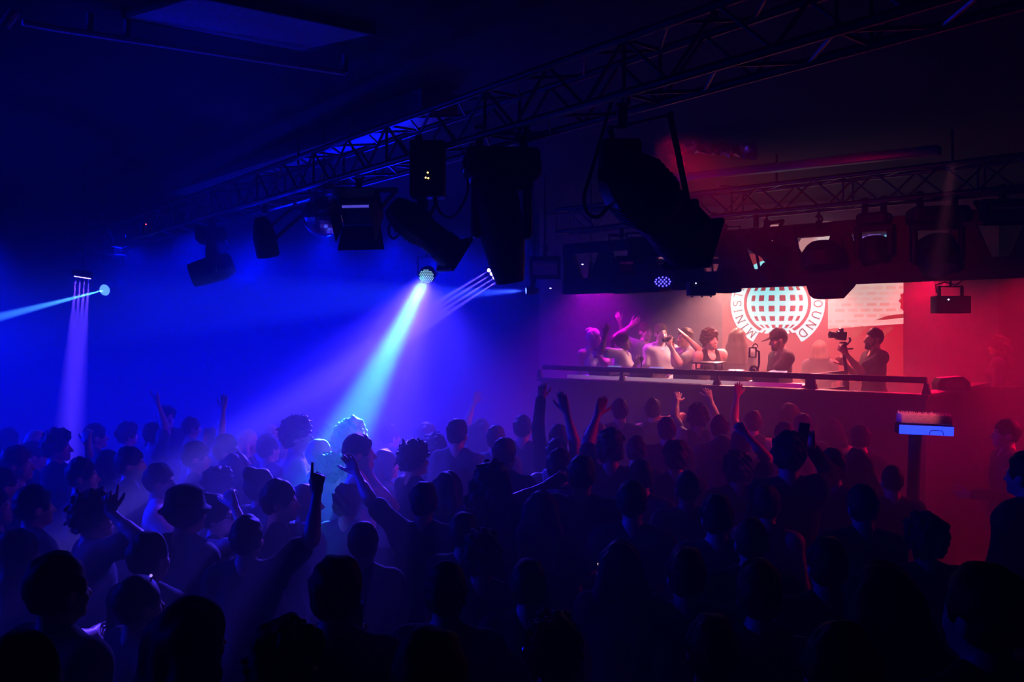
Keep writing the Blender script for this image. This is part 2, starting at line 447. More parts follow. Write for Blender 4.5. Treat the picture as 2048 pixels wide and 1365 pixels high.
def shoe_mesh(s):
    g = SDF((s * .11 - .09, -.14, -.02), (s * .11 + .09, .22, .16), .012)
    g.cone((s * .104, -.045, .048), (s * .117, .13, .040), .050, .045, .03); g.cone((s * .104, -.03, .05), (s * .104, -.025, .10), .05, .048, .02)
    g.plane((0, 0, .004), (0, 0, -1))
    P, Q = g.mesh()
    return to_mesh('shoe', P, Q, [CLOTHM['black']], keep=500)

def hat_mesh(kind, hd, color):
    Rh = head_R(hd); h = lambda p: hp(Rh, p); g = SDF((-.25, -.3, 1.5), (.25, .36, 1.95), .0075)
    g.ell(h((0, -.012, 1.672)), (.088, .108, .098), Rh, .01); g.plane(h((0, 0, 1.655)), Rh @ V3(0, 0, -1))
    if kind == 'cap':
        g.ell(h((0, .12, 1.665)), (.072, .085, .008), Rh @ rotm((1, 0, 0), -.15), .012); g.ell(h((0, -.012, 1.772)), (.010, .010, .006), Rh, .004)
    else:
        g.cone(h((0, -.010, 1.655)), h((0, -.01, 1.66)), .115, .105, .02); g.ell(h((0, -.010, 1.640)), (.128, .146, .016), Rh, .03); g.ell(h((0, -.01, 1.74)), (.085, .1, .035), Rh, .03)
    P, Q = g.mesh()
    return to_mesh('cap' if kind == 'cap' else 'hat', P, Q, [CLOTHM[color]], keep=2500)

def beard_mesh(hd, color):
    Rh = head_R(hd); h = lambda p: hp(Rh, p); g = SDF((-.2, -.2, 1.4), (.2, .3, 1.75), .006)
    g.ell(h((0, .048, 1.545)), (.054, .058, .042), Rh, .02); g.ell(h((0, .078, 1.528)), (.030, .030, .026), Rh, .02)
    for s in (-1, 1): g.cone(h((s * .058, .035, 1.56)), h((s * .066, .012, 1.62)), .016, .010, .02)
    g.cone(h((-.026, .092, 1.574)), h((.026, .092, 1.574)), .009, .009, .006)
    g.ell(h((0, .102, 1.557)), (.020, .02, .008), Rh, .004, cut=True)
    g.wobble(.004, 90, 3); P, Q = g.mesh()
    return to_mesh('beard', P, Q, [HAIRM[color]], keep=1500)

def sunglass_mesh(hd):
    Rh = head_R(hd); h = lambda p: hp(Rh, p); g = SDF((-.2, -.2, 1.5), (.2, .3, 1.75), .004)
    for s in (-1, 1):
        g.ell(h((s * .033, .104, 1.620)), (.027, .007, .020), Rh, .004); g.cone(h((s * .06, .095, 1.626)), h((s * .084, -.0, 1.628)), .004, .004, .004)
    g.cone(h((-.02, .108, 1.625)), h((.02, .108, 1.625)), .004, .004, .004)
    P, Q = g.mesh()
    return to_mesh('sunglasses', P, Q, [mat('dark_lens', (.01, .01, .012), .1, spec=.7)], keep=1500)

def K(*a):
    def f(x):
        if isinstance(x, dict): return tuple(sorted((k, f(v)) for k, v in x.items()))
        if isinstance(x, np.ndarray): return tuple(np.round(x, 3))
        if isinstance(x, (tuple, list)): return tuple(f(v) for v in x)
        return x
    return f(a)
def cached(key, fn):
    if key not in MESH: MESH[key] = fn()
    return MESH[key]

def make_person(label, loc, H, yaw, sex='m', hair='short', hcol='dark', top='tshirt', tcol='black', tone='mid', head=(0, 0, 0), R='down', L='down', hat=None, hatcol='black', beard=False, shades=False, fine=None, group=None, legs='trousers', lcol='black', width=1.0, roll=0.0, seed=0):
    JR, JL = arm_joints(1, R), arm_joints(-1, L)
    if fine is None: fine = .0078 if (isinstance(R, dict) or isinstance(L, dict)) else .0115
    me = cached(K('b', sex, head, R, L, tone, fine), lambda: body_mesh(sex, head, JR, JL, tone, fine, 0))
    o = bpy.data.objects.new('person', me); C.objects.link(o)
    s = H / 1.75; o.scale = (s * width, s * width, s); o.location = loc; o.rotation_euler = (0, math.radians(roll), -math.radians(yaw))
    tag(o, label, 'person', group)
    def part(name, m):
        p = bpy.data.objects.new(name, m); C.objects.link(p); p.parent = o; return p
    if hair:
        part('hair', cached(K('h', hair, head, hcol, seed % 3), lambda: hair_mesh(hair, head, hcol, seed % 3)))
    if top:
        part({'tshirt': 't_shirt', 'tank': 'tank_top', 'long': 'jumper', 'croptop': 'crop_top'}.get(top, top), cached(K('t', top, sex, R, L, tcol, seed % 2), lambda: top_mesh(top, sex, JR, JL, tcol, seed % 2)))
    part(legs, cached(K('l', legs, lcol), lambda: legs_mesh(legs, lcol)))
    for sd in (-1, 1): part('shoe', cached(K('s', sd), lambda: shoe_mesh(sd)))
    if hat: part('cap' if hat == 'cap' else 'hat', cached(K('hat', hat, head, hatcol), lambda: hat_mesh(hat, head, hatcol)))
    if beard: part('beard', cached(K('bd', head, hcol), lambda: beard_mesh(head, hcol)))
    if shades: part('sunglasses', cached(K('sg', head), lambda: sunglass_mesh(head)))
    return o

HAIRM = {'dark': mat('hair_dark', (.018, .013, .011), .62, spec=.18, var=.4, scale=150), 'brown': mat('hair_brown', (.07, .04, .025), .62, spec=.18, var=.4, scale=150),
         'blond': mat('hair_blond', (.62, .47, .30), .62, spec=.18, var=.3, scale=150), 'pale': mat('hair_pale', (.8, .72, .62), .62, spec=.18, var=.25, scale=150), 'grey': mat('hair_grey', (.3, .29, .28), .5, var=.3, scale=150)}
CLOTHM = {'black': mat('cloth_black', (.012, .012, .014), .85, spec=.2, scale=90, bump=.15), 'charcoal': mat('cloth_charcoal', (.05, .05, .055), .85, spec=.2, scale=90, bump=.15),
          'navy': mat('cloth_navy', (.03, .035, .08), .85, spec=.2, scale=90, bump=.15), 'grey': mat('cloth_grey', (.22, .22, .23), .85, spec=.2, scale=90, bump=.15),
          'white': mat('cloth_white', (.75, .74, .72), .85, spec=.2, var=.06, scale=90, bump=.15), 'pale': mat('cloth_pale', (.5, .48, .46), .85, spec=.2, var=.1, scale=90, bump=.15),
          'red': mat('cloth_red', (.35, .05, .06), .85, spec=.2, scale=90, bump=.15)}
# ------------------------------------------------------------------ camera, world haze, colour
sc = bpy.context.scene
cam = bpy.data.objects.new('camera', bpy.data.cameras.new('camera')); C.objects.link(cam); sc.camera = cam
cam.location = (0, 0, CAMZ); cam.rotation_euler = (PI / 2, 0, 0)
cam.data.sensor_width = 36; cam.data.lens = F * 36 / 2048; cam.data.shift_y = -(682.5 - HY) / 2048; cam.data.clip_start = .05
sc.view_settings.view_transform = 'Standard'; sc.view_settings.look = 'None'; sc.view_settings.exposure = .38; sc.view_settings.gamma = .80
sc.cycles.max_bounces = 3; sc.cycles.diffuse_bounces = 1; sc.cycles.glossy_bounces = 2; sc.cycles.transmission_bounces = 2; sc.cycles.volume_bounces = 0
sc.cycles.use_denoising = True; sc.cycles.sample_clamp_indirect = 4; sc.cycles.use_light_tree = True
wd = bpy.data.worlds.new('club_air'); sc.world = wd; wd.use_nodes = True
wd.node_tree.nodes['Background'].inputs['Strength'].default_value = 0
vs = wd.node_tree.nodes.new('ShaderNodeVolumeScatter'); vs.inputs['Density'].default_value = .11; vs.inputs['Anisotropy'].default_value = .15
wd.node_tree.links.new(vs.outputs['Volume'], wd.node_tree.nodes['World Output'].inputs['Volume'])

def rgb(r, g, b): return tuple((c / 255) ** 2.2 for c in (r, g, b))
M_black = mat('black_metal', (.012, .012, .013), .55, .0, .35, scale=60)
M_steel = mat('truss_metal', (.10, .10, .105), .35, .9, .5, scale=60)
M_wall = mat('painted_wall', (.06, .055, .055), .8, scale=6, bump=.1)
M_stagewall = mat('stage_wall', (.32, .28, .28), .8, scale=6, bump=.1)
M_ceil = mat('dark_ceiling', (.018, .018, .019), .85, scale=5, bump=.2)
M_floor = mat('dance_floor', (.03, .028, .028), .45, scale=8)
M_board = mat('dark_board', (.018, .013, .013), .6, scale=12)
M_rail = mat('rail_paint', (.035, .02, .02), .5)
M_panel = mat('ceiling_tile', (.35, .35, .37), .7, scale=30)
M_cable = mat('rubber_cable', (.01, .01, .01), .6)
M_lens = mat('lamp_glass', (.03, .03, .05), .08, spec=.8)
M_grey = mat('grey_plastic', (.12, .12, .125), .5)

# ------------------------------------------------------------------ shell
CEIL = 4.35
for nm, c, sz, m in (('floor', (-1.35, 6.5, -.05), (16.6, 16.4, .1), M_floor), ('ceiling', (-1.35, 6.5, CEIL + .05), (16.6, 16.4, .1), M_ceil),
                     ('wall_back', (-1.35, 14.55, CEIL / 2), (16.4, .1, CEIL), M_wall), ('wall_left', (-9.55, 6.5, CEIL / 2), (.1, 16, CEIL), M_wall),
                     ('wall_right', (6.85, 6.5, CEIL / 2), (.1, 16, CEIL), M_wall), ('wall_rear', (-1.35, -1.55, CEIL / 2), (16.4, .1, CEIL), M_wall)):
    struct(MB().box(c, sz).build(nm, m, smooth=0))

# stage frame: u along the front edge (towards the viewer at the right end), v inwards
SO = Vector((.95, 10.8, 0)); SE = Vector((.76, -.65, 0)).normalized(); SN = Vector((.65, .76, 0)).normalized()
SROT = math.atan2(SE.y, SE.x)
def S(u, v, z): return SO + SE * u + SN * v + Vector((0, 0, z))
def u_at(px):
    r = (px - HX) / F
    return (SO.y * r - SO.x) / (SE.x - SE.y * r)
def uv(px, v):
    r = (px - HX) / F; p = SO + SN * v
    return (p.y * r - p.x) / (SE.x - SE.y * r)
RS = Matrix.Rotation(SROT, 3, 'Z')
def sbox(mb, u, v, z, du, dv, dz, bevel=.004): return mb.box(S(u, v, z), (du, dv, dz), RS, bevel)

U0, U1 = -.75, 4.0
# screen wall of the stage
WC = Vector((3.85, 12.35, 0)); WE = Vector((.94, -.342, 0)).normalized(); WN = Vector((.342, .94, 0)).normalized()
WROT = math.atan2(WE.y, WE.x); RW = Matrix.Rotation(WROT, 3, 'Z')
def W(a, d, z): return WC + WE * a + WN * d + Vector((0, 0, z))
struct(MB().box(W(-.40, .13, 2.17), (6.5, .12, 4.33), RW).build('wall_stage', M_stagewall, smooth=0))
struct(MB().poly([S(U0, .1, .70), S(U1 - .05, .1, .70), S(U1 - .05, 2.45, .70), Vector((6.75, 10.2, .70)), W(3.0, .0, .70), W(-3.6, .0, .70), S(U0, 2.0, .70)], .05, (0, 0, 1)).build('floor_stage', M_board, smooth=0))
mb = MB(); sbox(mb, (U0 + U1) / 2, .05, .9, U1 - U0, .1, 1.80, .0)
mb.box(S(U1 - .05, 1.36, .9), (.1, 2.5, 1.80), RS)
mb.box((6.2, 10.12, .9), (1.3, .1, 1.80))
struct(mb.build('wall_stage_front', M_board, smooth=0))
mb = MB(); sbox(mb, (U0 + U1) / 2, .05, 1.825, U1 - U0 + .06, .17, .05, .008); mb.box(S(U1 - .05, 1.36, 1.825), (.17, 2.56, .05), RS, .008)
struct(mb.build('trim_stage_ledge', M_rail))

# hand rail
t = thing('stage_railing', 'dark red metal railing along the front of the raised DJ stage', 'railing', S(0, .05, 1.85))
def L(t, p): return p - Vector(t.location)
mb = MB(); mb.M = Matrix.Translation(-Vector(t.location)); sbox(mb, (U0 + U1) / 2, .05, 1.985, U1 - U0, .05, .062, .008).build('top_rail', M_rail, t)
for px, wd_ in ((1075, .05), (1240, .04), (1430, .05), (1622, .05), (1850, .045)):
    u = u_at(px); mb = MB(Matrix.Translation(-Vector(t.location)))
    b = S(u, .05, 1.85)
    mb.poly([S(u - wd_ * .4, .03, 1.955), S(u + wd_ * .4, .03, 1.955), S(u + wd_ * .6, .03, 1.90), S(u + wd_, .03, 1.85), S(u - wd_, .03, 1.85), S(u - wd_ * .6, .03, 1.90)], .04, SN).build('post', M_rail, t)
ud = u_at(1603)
t = thing('desk_side_railing', 'dark side rail running back from the front railing beside the DJ desk', 'railing', S(ud, .1, 1.7))
mb = MB(Matrix.Translation(-Vector(t.location))); mb.box(S(ud, .72, 1.975), (.05, 1.25, .055), RS, .006).build('top_rail', M_rail, t)
mb = MB(Matrix.Translation(-Vector(t.location))); mb.box(S(ud, .72, 1.80), (.04, 1.25, .04), RS, .006).build('lower_rail', M_rail, t)
for v in (.18, 1.31):
    mb = MB(Matrix.Translation(-Vector(t.location)))
    w0 = .075 if v < .5 else .03
    mb.poly([S(ud - .03, v, 1.955), S(ud + .03, v, 1.955), S(ud + w0, v, .75), S(ud - w0, v, .75)], .05, SN).build('post', M_rail, t)

# ------------------------------------------------------------------ header over the stage front, with trapezoid openings
t = thing('header_fascia', 'dark red header beam with trapezoid openings spanning above the DJ booth', 'fascia', S(2.2, 0, 3.3))
TL = Matrix.Translation(-Vector(t.location)); HU0, HU1 = -.35, 5.25
M_fascia = mat('fascia_paint', (.055, .03, .03), .6)
sbox(MB(TL), (HU0 + HU1) / 2, 0, 3.04, HU1 - HU0, .10, .20).build('lower_beam', M_fascia, t)
sbox(MB(TL), (HU0 + HU1) / 2, 0, 3.52, HU1 - HU0, .10, .14).build('upper_beam', M_fascia, t)
pit, tw, bw = .58, .40, .13; k = 0; u = HU0 + .15
edges = []
while u < HU1 - .5: edges.append(u + tw / 2); u += pit
prev_t, prev_b = HU0, HU0
for c in edges + [None]:
    nt_, nb = (c - tw / 2, c - bw / 2) if c is not None else (HU1, HU1)
    MB(TL).poly([S(prev_b, -.03, 3.12), S(nb, -.03, 3.12), S(nt_, -.03, 3.46), S(prev_t, -.03, 3.46)], .06, SN).build('web_panel', M_fascia, t, smooth=0)
    if c is not None: prev_t, prev_b = c + tw / 2, c + bw / 2

# ------------------------------------------------------------------ trusses
def truss(label, P0, P1, side=.29, r=.024, pitch=.30):
    P0, P1 = Vector(P0), Vector(P1); t = thing('lighting_truss', label, 'truss', (P0 + P1) / 2)
    T = Matrix.Translation(-Vector(t.location)); d = (P1 - P0).normalized(); x = d.cross(Vector((0, 0, 1))).normalized(); z = Vector((0, 0, 1))
    o = [x * (-side / 2), x * (side / 2), x * (side / 2) + z * side, x * (-side / 2) + z * side]
    for q in o: MB(T).cyl(P0 + q, P1 + q, r, n=10).build('chord', M_steel, t)
    mb = MB(T); Ln = (P1 - P0).length; n = int(Ln / pitch)
    for i in range(n):
        a, b = P0 + d * Ln * i / n, P0 + d * Ln * (i + 1) / n
        for j in range(4):
            q0, q1 = o[j], o[(j + 1) % 4]
            if i % 2: q0, q1 = q1, q0
            mb.cyl(a + q0, b + q1, r * .45, n=6)
            if i % 4 == 0: mb.cyl(a + o[j], a + o[(j + 1) % 4], r * .45, n=6)
    mb.build('lattice', M_steel, t)
    for fr in (.2, .5, .8):
        p = P0 + d * Ln * fr + z * side
        MB(T).cyl(p, Vector((p.x, p.y, CEIL)), .012, n=6).build('hanger', M_steel, t)
    return t
T1O, T1D = Vector((1.37, 3.8, 3.72)), Vector((-.63, .77, 0)).normalized()
def T1(px):
    r = (px - HX) / F; s = (T1O.x - T1O.y * r) / (-T1D.x + T1D.y * r); return T1O + T1D * s
truss('long lattice lighting truss running from near top right to far left', T1O + T1D * -2.6, T1O + T1D * 13.2)
truss('lattice lighting truss hung above the front edge of the DJ stage', S(-.3, -.1, 3.73), S(5.4, -.1, 3.73), side=.28)
def T2(px): return S(u_at(px), -.1, 3.73)

# duct beside the truss, ceiling panel, pipe, foil wrapped duct
d1 = Vector((-.63, .77, 0)).normalized(); x1 = Vector((.77, .63, 0))
p0 = at(868, 212, 6.7); p1 = at(430, 348, 10.6)
def bar_between(mb, a, b, w, h):
    d = (b - a); M = Matrix.Identity(3); z = d.normalized(); xx = z.cross(Vector((0, 0, 1))).normalized(); y = xx.cross(z)
    R = Matrix((xx, z, y)).transposed(); return mb.box((a + b) / 2, (w, d.length, h), R, .01)
M_duct = mat('duct_paint', (.28, .28, .30), .4, .3, .5, scale=3)
tag(bar_between(MB(), at(880, 208, 6.6), at(430, 352, 10.6) + (at(430, 352, 10.6) - at(880, 208, 6.6)) * .8, .34, .20).build('air_duct', M_duct), 'broad pale air duct under the ceiling above the long truss', 'duct')
a, b, c = at(245, 20, 5.0), at(600, 88, 5.6), at(750, 53, 5.28)
for q in (a, b, c): q.z = CEIL - .05
t = thing('ceiling_panel', 'blue-lit rectangular panel in the ceiling at the upper left', 'panel', (a + c) / 2)
TL = Matrix.Translation(-Vector(t.location))
MB(TL).poly([a, b, c, a + c - b], .03, (0, 0, 1)).build('panel', M_panel, t, smooth=0)
mb = MB(TL); q = [a, b, c, a + c - b]
for i in range(4): bar_between(mb, q[i] + Vector((0, 0, .02)), q[(i + 1) % 4] + Vector((0, 0, .02)), .03, .05)
mb.build('frame', M_black, t)
t = thing('ceiling_pipe', 'thin straight pipe under the ceiling left of the pale panel', 'pipe', at(400, 100, 5.3))
TL = Matrix.Translation(-Vector(t.location))
MB(TL).tube([at(45, 45, 4.75), at(110, 57, 4.87), at(400, 101, 5.25), at(690, 146, 5.72)], .020).build('pipe', mat('pipe_paint', (.7, .7, .72), .35, .0, .6), t)
for px, py, Y in ((180, 68, 4.96), (255, 80, 5.06), (690, 146, 5.72)):
    MB(TL).cyl(at(px, py, Y), at(px, py, Y) + Vector((0, 0, .12)), .02).build('bracket', M_duct, t)
tag(MB().tube([at(8, 52, 4.7), at(20, 35, 4.7), at(30, 22, 4.7)], .03).build('conduit_box', mat('pipe_paint', (0, 0, 0))), 'short blue-lit conduit end at the top left corner of the ceiling', 'conduit')
tag(MB().tube([at(795, 162, 6.6), at(805, 168, 6.6), at(822, 172, 6.6)], .012).build('ceiling_hook', M_duct), 'small metal hook under the ceiling above the long truss', 'hook')
# ducts on the red side
tag(bar_between(MB(), at(1275, 365, 9.6), at(1880, 300, 7.4), .12, .08).build('cable_tray', M_duct), 'narrow cable tray under the ceiling above the stage truss', 'tray')
tag(bar_between(MB(), at(1440, 373, 9.8), at(1500, 382, 9.8), .1, .03).build('ceiling_batten', M_duct), 'short pale batten under the ceiling, above the stage truss', 'batten')
rs = random.Random(4)
mb = MB(); n = 26; rows = []
for j in range(5):
    rows.append([mb.bm.verts.new(at(1350 + 165 * i / n, 283 + 6 * j + (14 * (i / n) ** 2 if j > 1 else 4 * (i / n)) + rs.uniform(-3, 3), 8.3 + rs.uniform(-.05, .05))) for i in range(n + 1)])
for j in range(4):
    for i in range(n): mb.bm.faces.new((rows[j][i], rows[j][i + 1], rows[j + 1][i + 1], rows[j + 1][i]))
tag(mb.build('foil_wrap', mat('crumpled_foil', (.7, .68, .68), .18, .95, bump=.6, scale=30), smooth=0), 'crumpled shiny foil strip glinting red under the dark ceiling', 'foil')

# ------------------------------------------------------------------ fixtures
M_ind = emit('indicator_white', (.9, .9, 1), 6); M_amber = emit('indicator_amber', (1, .75, .2), 5); M_red = emit('indicator_red', (1, .1, .05), 4)
def cables(t, pts, r=.012, name='cable'):
    # smooth the polyline
    P = [Vector(p) for p in pts]; out = []
    for i in range(len(P) - 1):
        a, b, c, d = P[max(i - 1, 0)], P[i], P[i + 1], P[min(i + 2, len(P) - 1)]
        for k in range(6):
            s = k / 6; out.append(.5 * ((2 * b) + (c - a) * s + (2 * a - 5 * b + 4 * c - d) * s * s + (3 * b - a - 3 * c + d) * s ** 3))
    out.append(P[-1])
    return MB(Matrix.Translation(-Vector(t.location))).tube(out, r, 8).build(name, M_cable, t)
def clamp(t, p, h=.14):
    MB(Matrix.Translation(-Vector(t.location))).box(p + Vector((0, 0, -h / 2)), (.05, .05, h), None, .006).tube([p + Vector((.035 * math.cos(k), .0, .02 + .035 * math.sin(k))) for k in np.linspace(-2.6, 2.6, 12)], .012).build('clamp', M_black, t)
def yoke(t, top, ctr, ax, half, name='yoke', w=.04):
    T = Matrix.Translation(-Vector(t.location)); ax = ax.normalized()
    up = (top - ctr); up = up - ax * up.dot(ax); h = up.length; up.normalize(); y = ax.cross(up)
    R = Matrix((ax, y, up)).transposed(); mb = MB(T)
    mb.box(ctr + up * h, (half * 2 + .02, w, .015), R, .003)
    for s in (-1, 1): mb.box(ctr + up * (h / 2) + ax * half * s, (.014, w, h + .03), R, .003)
    return mb.build(name, M_black, t)
def horiz(aim):
    a = Vector(aim).cross(Vector((0, 0, 1)))
    return a.normalized() if a.length > .05 else Vector((1, 0, 0))
def profile_spot(label, top, ctr, aim, Ln=.7, r=.15, cat='spotlight', group=None, name='profile_spotlight', gf=2.25):
    top, ctr, aim = Vector(top), Vector(ctr), Vector(aim).normalized(); t = thing(name, label, cat, top, group=group)
    T = Matrix.Translation(-top); R = rot_to(aim); q = lambda z: ctr + aim * z
    MB(T).lathe([(0, -Ln * .5), (r * .62, -Ln * .5), (r * .8, -Ln * .44), (r * .92, -Ln * .36), (r, -Ln * .30), (r, -Ln * .05), (r * .9, 0), (r * .9, .03)], ctr, R=R, n=8).build('lamp_housing', M_black, t, smooth=20)
    mb = MB(T)
    for k in range(5): mb.lathe([(r * 1.04, 0), (r * 1.04, .012)], q(-Ln * (.30 - .05 * k)), R=R, n=8)
    mb.build('cooling_fin', M_black, t, smooth=20)
    MB(T).lathe([(r * .86, .0), (r * .86, Ln * .22), (r * .95, Ln * .24), (r * .95, Ln * .42), (r * .80, Ln * .42), (r * .80, Ln * .25)], ctr, R=R, n=20).build('barrel', M_black, t)
    MB(T).box(q(Ln * .455), (r * gf, r * gf, .035), R, .01).build('gel_frame', M_black, t)
    MB(T).lathe([(r * .78, Ln * .415), (r * .5, Ln * .44), (0, Ln * .45)], ctr, R=R).build('lens', M_lens, t)
    ax = horiz(aim); yoke(t, top - Vector((0, 0, .12)), ctr, ax, r * 1.12)
    MB(T).cyl(ctr + ax * r * 1.12, ctr + ax * (r * 1.12 + .05), .028).build('knob', M_black, t); clamp(t, top)
    return t
def moving_head(label, top, drop, aim, Ln=.5, r=.17, group=None, ax=None, base=(.42, .30, .16), lensm=None, tap=(1, .96, .88)):
    top, aim = Vector(top), Vector(aim).normalized(); ctr = top - Vector((0, 0, drop)); t = thing('moving_head_spotlight', label, 'stage light', top, group=group)
    T = Matrix.Translation(-top); R = rot_to(aim); ax = (ax or horiz(aim)).normalized(); yv = Vector((0, 0, 1)).cross(ax)
    RB = Matrix((ax, yv, Vector((0, 0, 1)))).transposed(); bz = top - Vector((0, 0, .10 + base[2] / 2))
    MB(T).box(bz, base, RB, .035, 3).build('base', M_black, t)
    for s in (-1, 1):
        MB(T).box(bz + ax * s * base[0] * .5, (.03, base[1] * .5, base[2] * .4), RB, .01).build('handle', M_black, t)
    h = (bz.z - base[2] / 2) - ctr.z; half = r * 1.12
    mb = MB(T); mb.box(ctr + Vector((0, 0, h - .03)), (half * 2 + .07, .11, .07), RB, .02)
    for s in (-1, 1): mb.box(ctr + ax * half * s + Vector((0, 0, h / 2 - .05)), (.06, .12, h + .02), RB, .025)
    mb.build('yoke', M_black, t)
    MB(T).lathe([(0, -Ln * .5), (r * .70, -Ln * .5), (r * .92, -Ln * .42), (r, -Ln * .25), (r * tap[0], Ln * .10), (r * tap[1], Ln * .3), (r * tap[2], Ln * .5), (r * (tap[2] - .08), Ln * .5), (r * (tap[2] - .12), Ln * .44)], ctr, R=R, n=24).build('head', M_black, t)
    MB(T).lathe([(r * (tap[2] - .11), Ln * .44), (r * .45, Ln * .48), (0, Ln * .50)], ctr, R=R).build('lens', lensm or M_lens, t)
    for s in (-1, 1): clamp(t, top + ax * s * base[0] * .3, .10)
    return t
def barn_light(label, top, ctr, aim, w=.30, h=.22, d=.16, tubecol=None, group=None, open_=35, leaf=.75, side_open=40, edge=None):
    top, ctr, aim = Vector(top), Vector(ctr), Vector(aim).normalized(); t = thing('barn_door_floodlight', label, 'floodlight', top, group=group)
    T = Matrix.Translation(-top); R = rot_to(aim); X, Y_, Z = [R.col[i] for i in range(3)]
    MB(T).box(ctr - Z * d / 2, (w, h, d), R, .015).build('housing', M_black, t)
    MB(T).box(ctr + Z * .004, (w * .86, h * .74, .006), R).build('lens', tubecol or M_lens, t)
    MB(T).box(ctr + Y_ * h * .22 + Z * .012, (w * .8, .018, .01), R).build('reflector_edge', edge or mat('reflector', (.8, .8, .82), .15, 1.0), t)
    for sx, sy in ((0, 1), (0, -1), (1, 0), (-1, 0)):
        o = ctr + X * sx * w / 2 + Y_ * sy * h / 2; out = (X * sx + Y_ * sy); a = math.radians(open_ if sy else min(open_, side_open)); dr = (Z * math.cos(a) + out * math.sin(a)); side = Y_ if sx else X; ln = (h if sx else w)
        MB(T).poly([o - side * ln * .5, o + side * ln * .5, o + side * ln * .62 + dr * h * leaf, o - side * ln * .62 + dr * h * leaf], .006, dr.cross(side)).build('barn_door', M_black, t, smooth=0)
    yoke(t, top - Vector((0, 0, .1)), ctr - Z * d / 2, X, w / 2 + .012); clamp(t, top)
    return t
def par_can(label, top, ctr, aim, Ln=.26, r=.10, group=None, leds=None, name='hanging_par_can'):
    top, ctr, aim = Vector(top), Vector(ctr), Vector(aim).normalized(); t = thing(name, label, 'stage light', top, group=group)
    T = Matrix.Translation(-top); R = rot_to(aim)
    MB(T).lathe([(0, -Ln * .55), (r * .5, -Ln * .55), (r * .72, -Ln * .42), (r, -Ln * .1), (r, Ln * .45), (r * .92, Ln * .45), (r * .90, Ln * .3)], ctr, R=R).build('can', M_black, t)
    MB(T).lathe([(r * .9, Ln * .3), (0, Ln * .32)], ctr, R=R).build('lens', M_lens, t)
    if leds:
        mb = MB(T); pts = [(0, 0)] + [(.36 * math.cos(k * PI / 3), .36 * math.sin(k * PI / 3)) for k in range(6)] + ([(.72 * math.cos(k * PI / 6), .72 * math.sin(k * PI / 6)) for k in range(12)])
        for x, y in pts: mb.ball(ctr + aim * (Ln * .36) + R.col[0] * x * r * .8 + R.col[1] * (y * .5 - .25) * r, r * .07, u=10, v=6)
        mb.build('led_array', leds, t)
    yoke(t, top - Vector((0, 0, .05)), ctr, horiz(aim), r * 1.1, w=.03); clamp(t, top, .09)
    return t

LT = []
def spot(name, pos, to, ang, energy, col, radius=.05, blend=.4):
    l = bpy.data.lights.new(name, 'SPOT'); l.energy = energy; l.color = col; l.spot_size = math.radians(ang); l.spot_blend = blend; l.shadow_soft_size = radius
    o = bpy.data.objects.new(name, l); C.objects.link(o); o.location = pos; d = Vector(to) - Vector(pos)
    o.rotation_euler = d.to_track_quat('-Z', 'Y').to_euler(); LT.append(o); return o
def point(name, pos, energy, col, radius=.2):
    l = bpy.data.lights.new(name, 'POINT'); l.energy = energy; l.color = col; l.shadow_soft_size = radius
    o = bpy.data.objects.new(name, l); C.objects.link(o); o.location = pos; return o

# --- on the long truss, from the near end to the far left
p = T1(1245); t = profile_spot('largest black profile spotlight, nearest on the long truss, tilted down to the right', p, at(1315, 418, 4.75), at(1420, 520, 5.1) - at(1230, 330, 4.5), .84, .185, gf=1.75)
cables(t, [p + Vector((-.05, 0, .05)), at(1182, 345, 4.65), at(1168, 395, 4.65), at(1176, 428, 4.65), at(1200, 432, 4.65), at(1222, 400, 4.68), at(1232, 360, 4.7)], .010)
MB(Matrix.Translation(-p)).box(at(1240, 330, 4.62), (.22, .2, .26), None, .03).build('ballast_box', M_black, t)
p = T1(1003) + Vector((0, 0, 0.02)); t = moving_head('tall black moving head light pointing straight down near the middle of the long truss', p, .62, Vector((.17, .12, -1)), .70, .150, ax=Vector((1, .12, 0)), base=(.48, .32, .2), tap=(.95, .82, .62))
cables(t, [p + Vector((.18, 0, -.12)), at(1050, 292, 5.5), at(1075, 310, 5.5), at(1080, 345, 5.5), at(1060, 362, 5.5), at(1030, 352, 5.5)], .011)
cables(t, [p + Vector((-.2, 0, -.1)), at(930, 330, 5.5), at(936, 380, 5.5), at(915, 425, 5.6), at(895, 435, 5.7), at(877, 420, 5.8), at(872, 395, 5.9)], .009)
p = T1(858); t = thing('hanging_dimmer_box', 'black dimmer box with tiny amber lights clamped on the long truss', 'dimmer', p)
TL = Matrix.Translation(-p)
MB(TL).box(at(856, 340, 5.8), (.235, .16, .38), None, .012).build('housing', M_black, t)
for x, y in ((858, 350), (854, 360), (859, 361)): MB(TL).ball(at(x, y, 5.8) - Vector((0, .085, 0)), .006, u=10, v=6).build('indicator', M_amber, t)
for x in (850, 868): MB(TL).tube([at(x, 392, 5.8), at(x + 2, 410, 5.82), at(x - 8, 432, 5.85)], .012).build('cable', M_cable, t)
MB(TL).box(at(838, 300, 5.9), (.05, .05, .2), None, .006).build('clamp', M_black, t)
p = T1(800); t = profile_spot('black profile spotlight with square front, tilted down right beside the tall moving head', at(842, 395, 5.95), at(850, 465, 6.0), at(915, 515, 6.1) - at(800, 425, 5.9), .60, .125)
MB(Matrix.Translation(-Vector(t.location))).cyl(at(842, 395, 5.95), Vector((*at(842, 395, 5.95).xy, 3.75)), .018).build('drop_pole', M_black, t)
cables(t, [at(800, 415, 5.9), at(783, 440, 5.9), at(778, 465, 5.9), at(786, 478, 5.9), at(797, 470, 5.9)], .008)
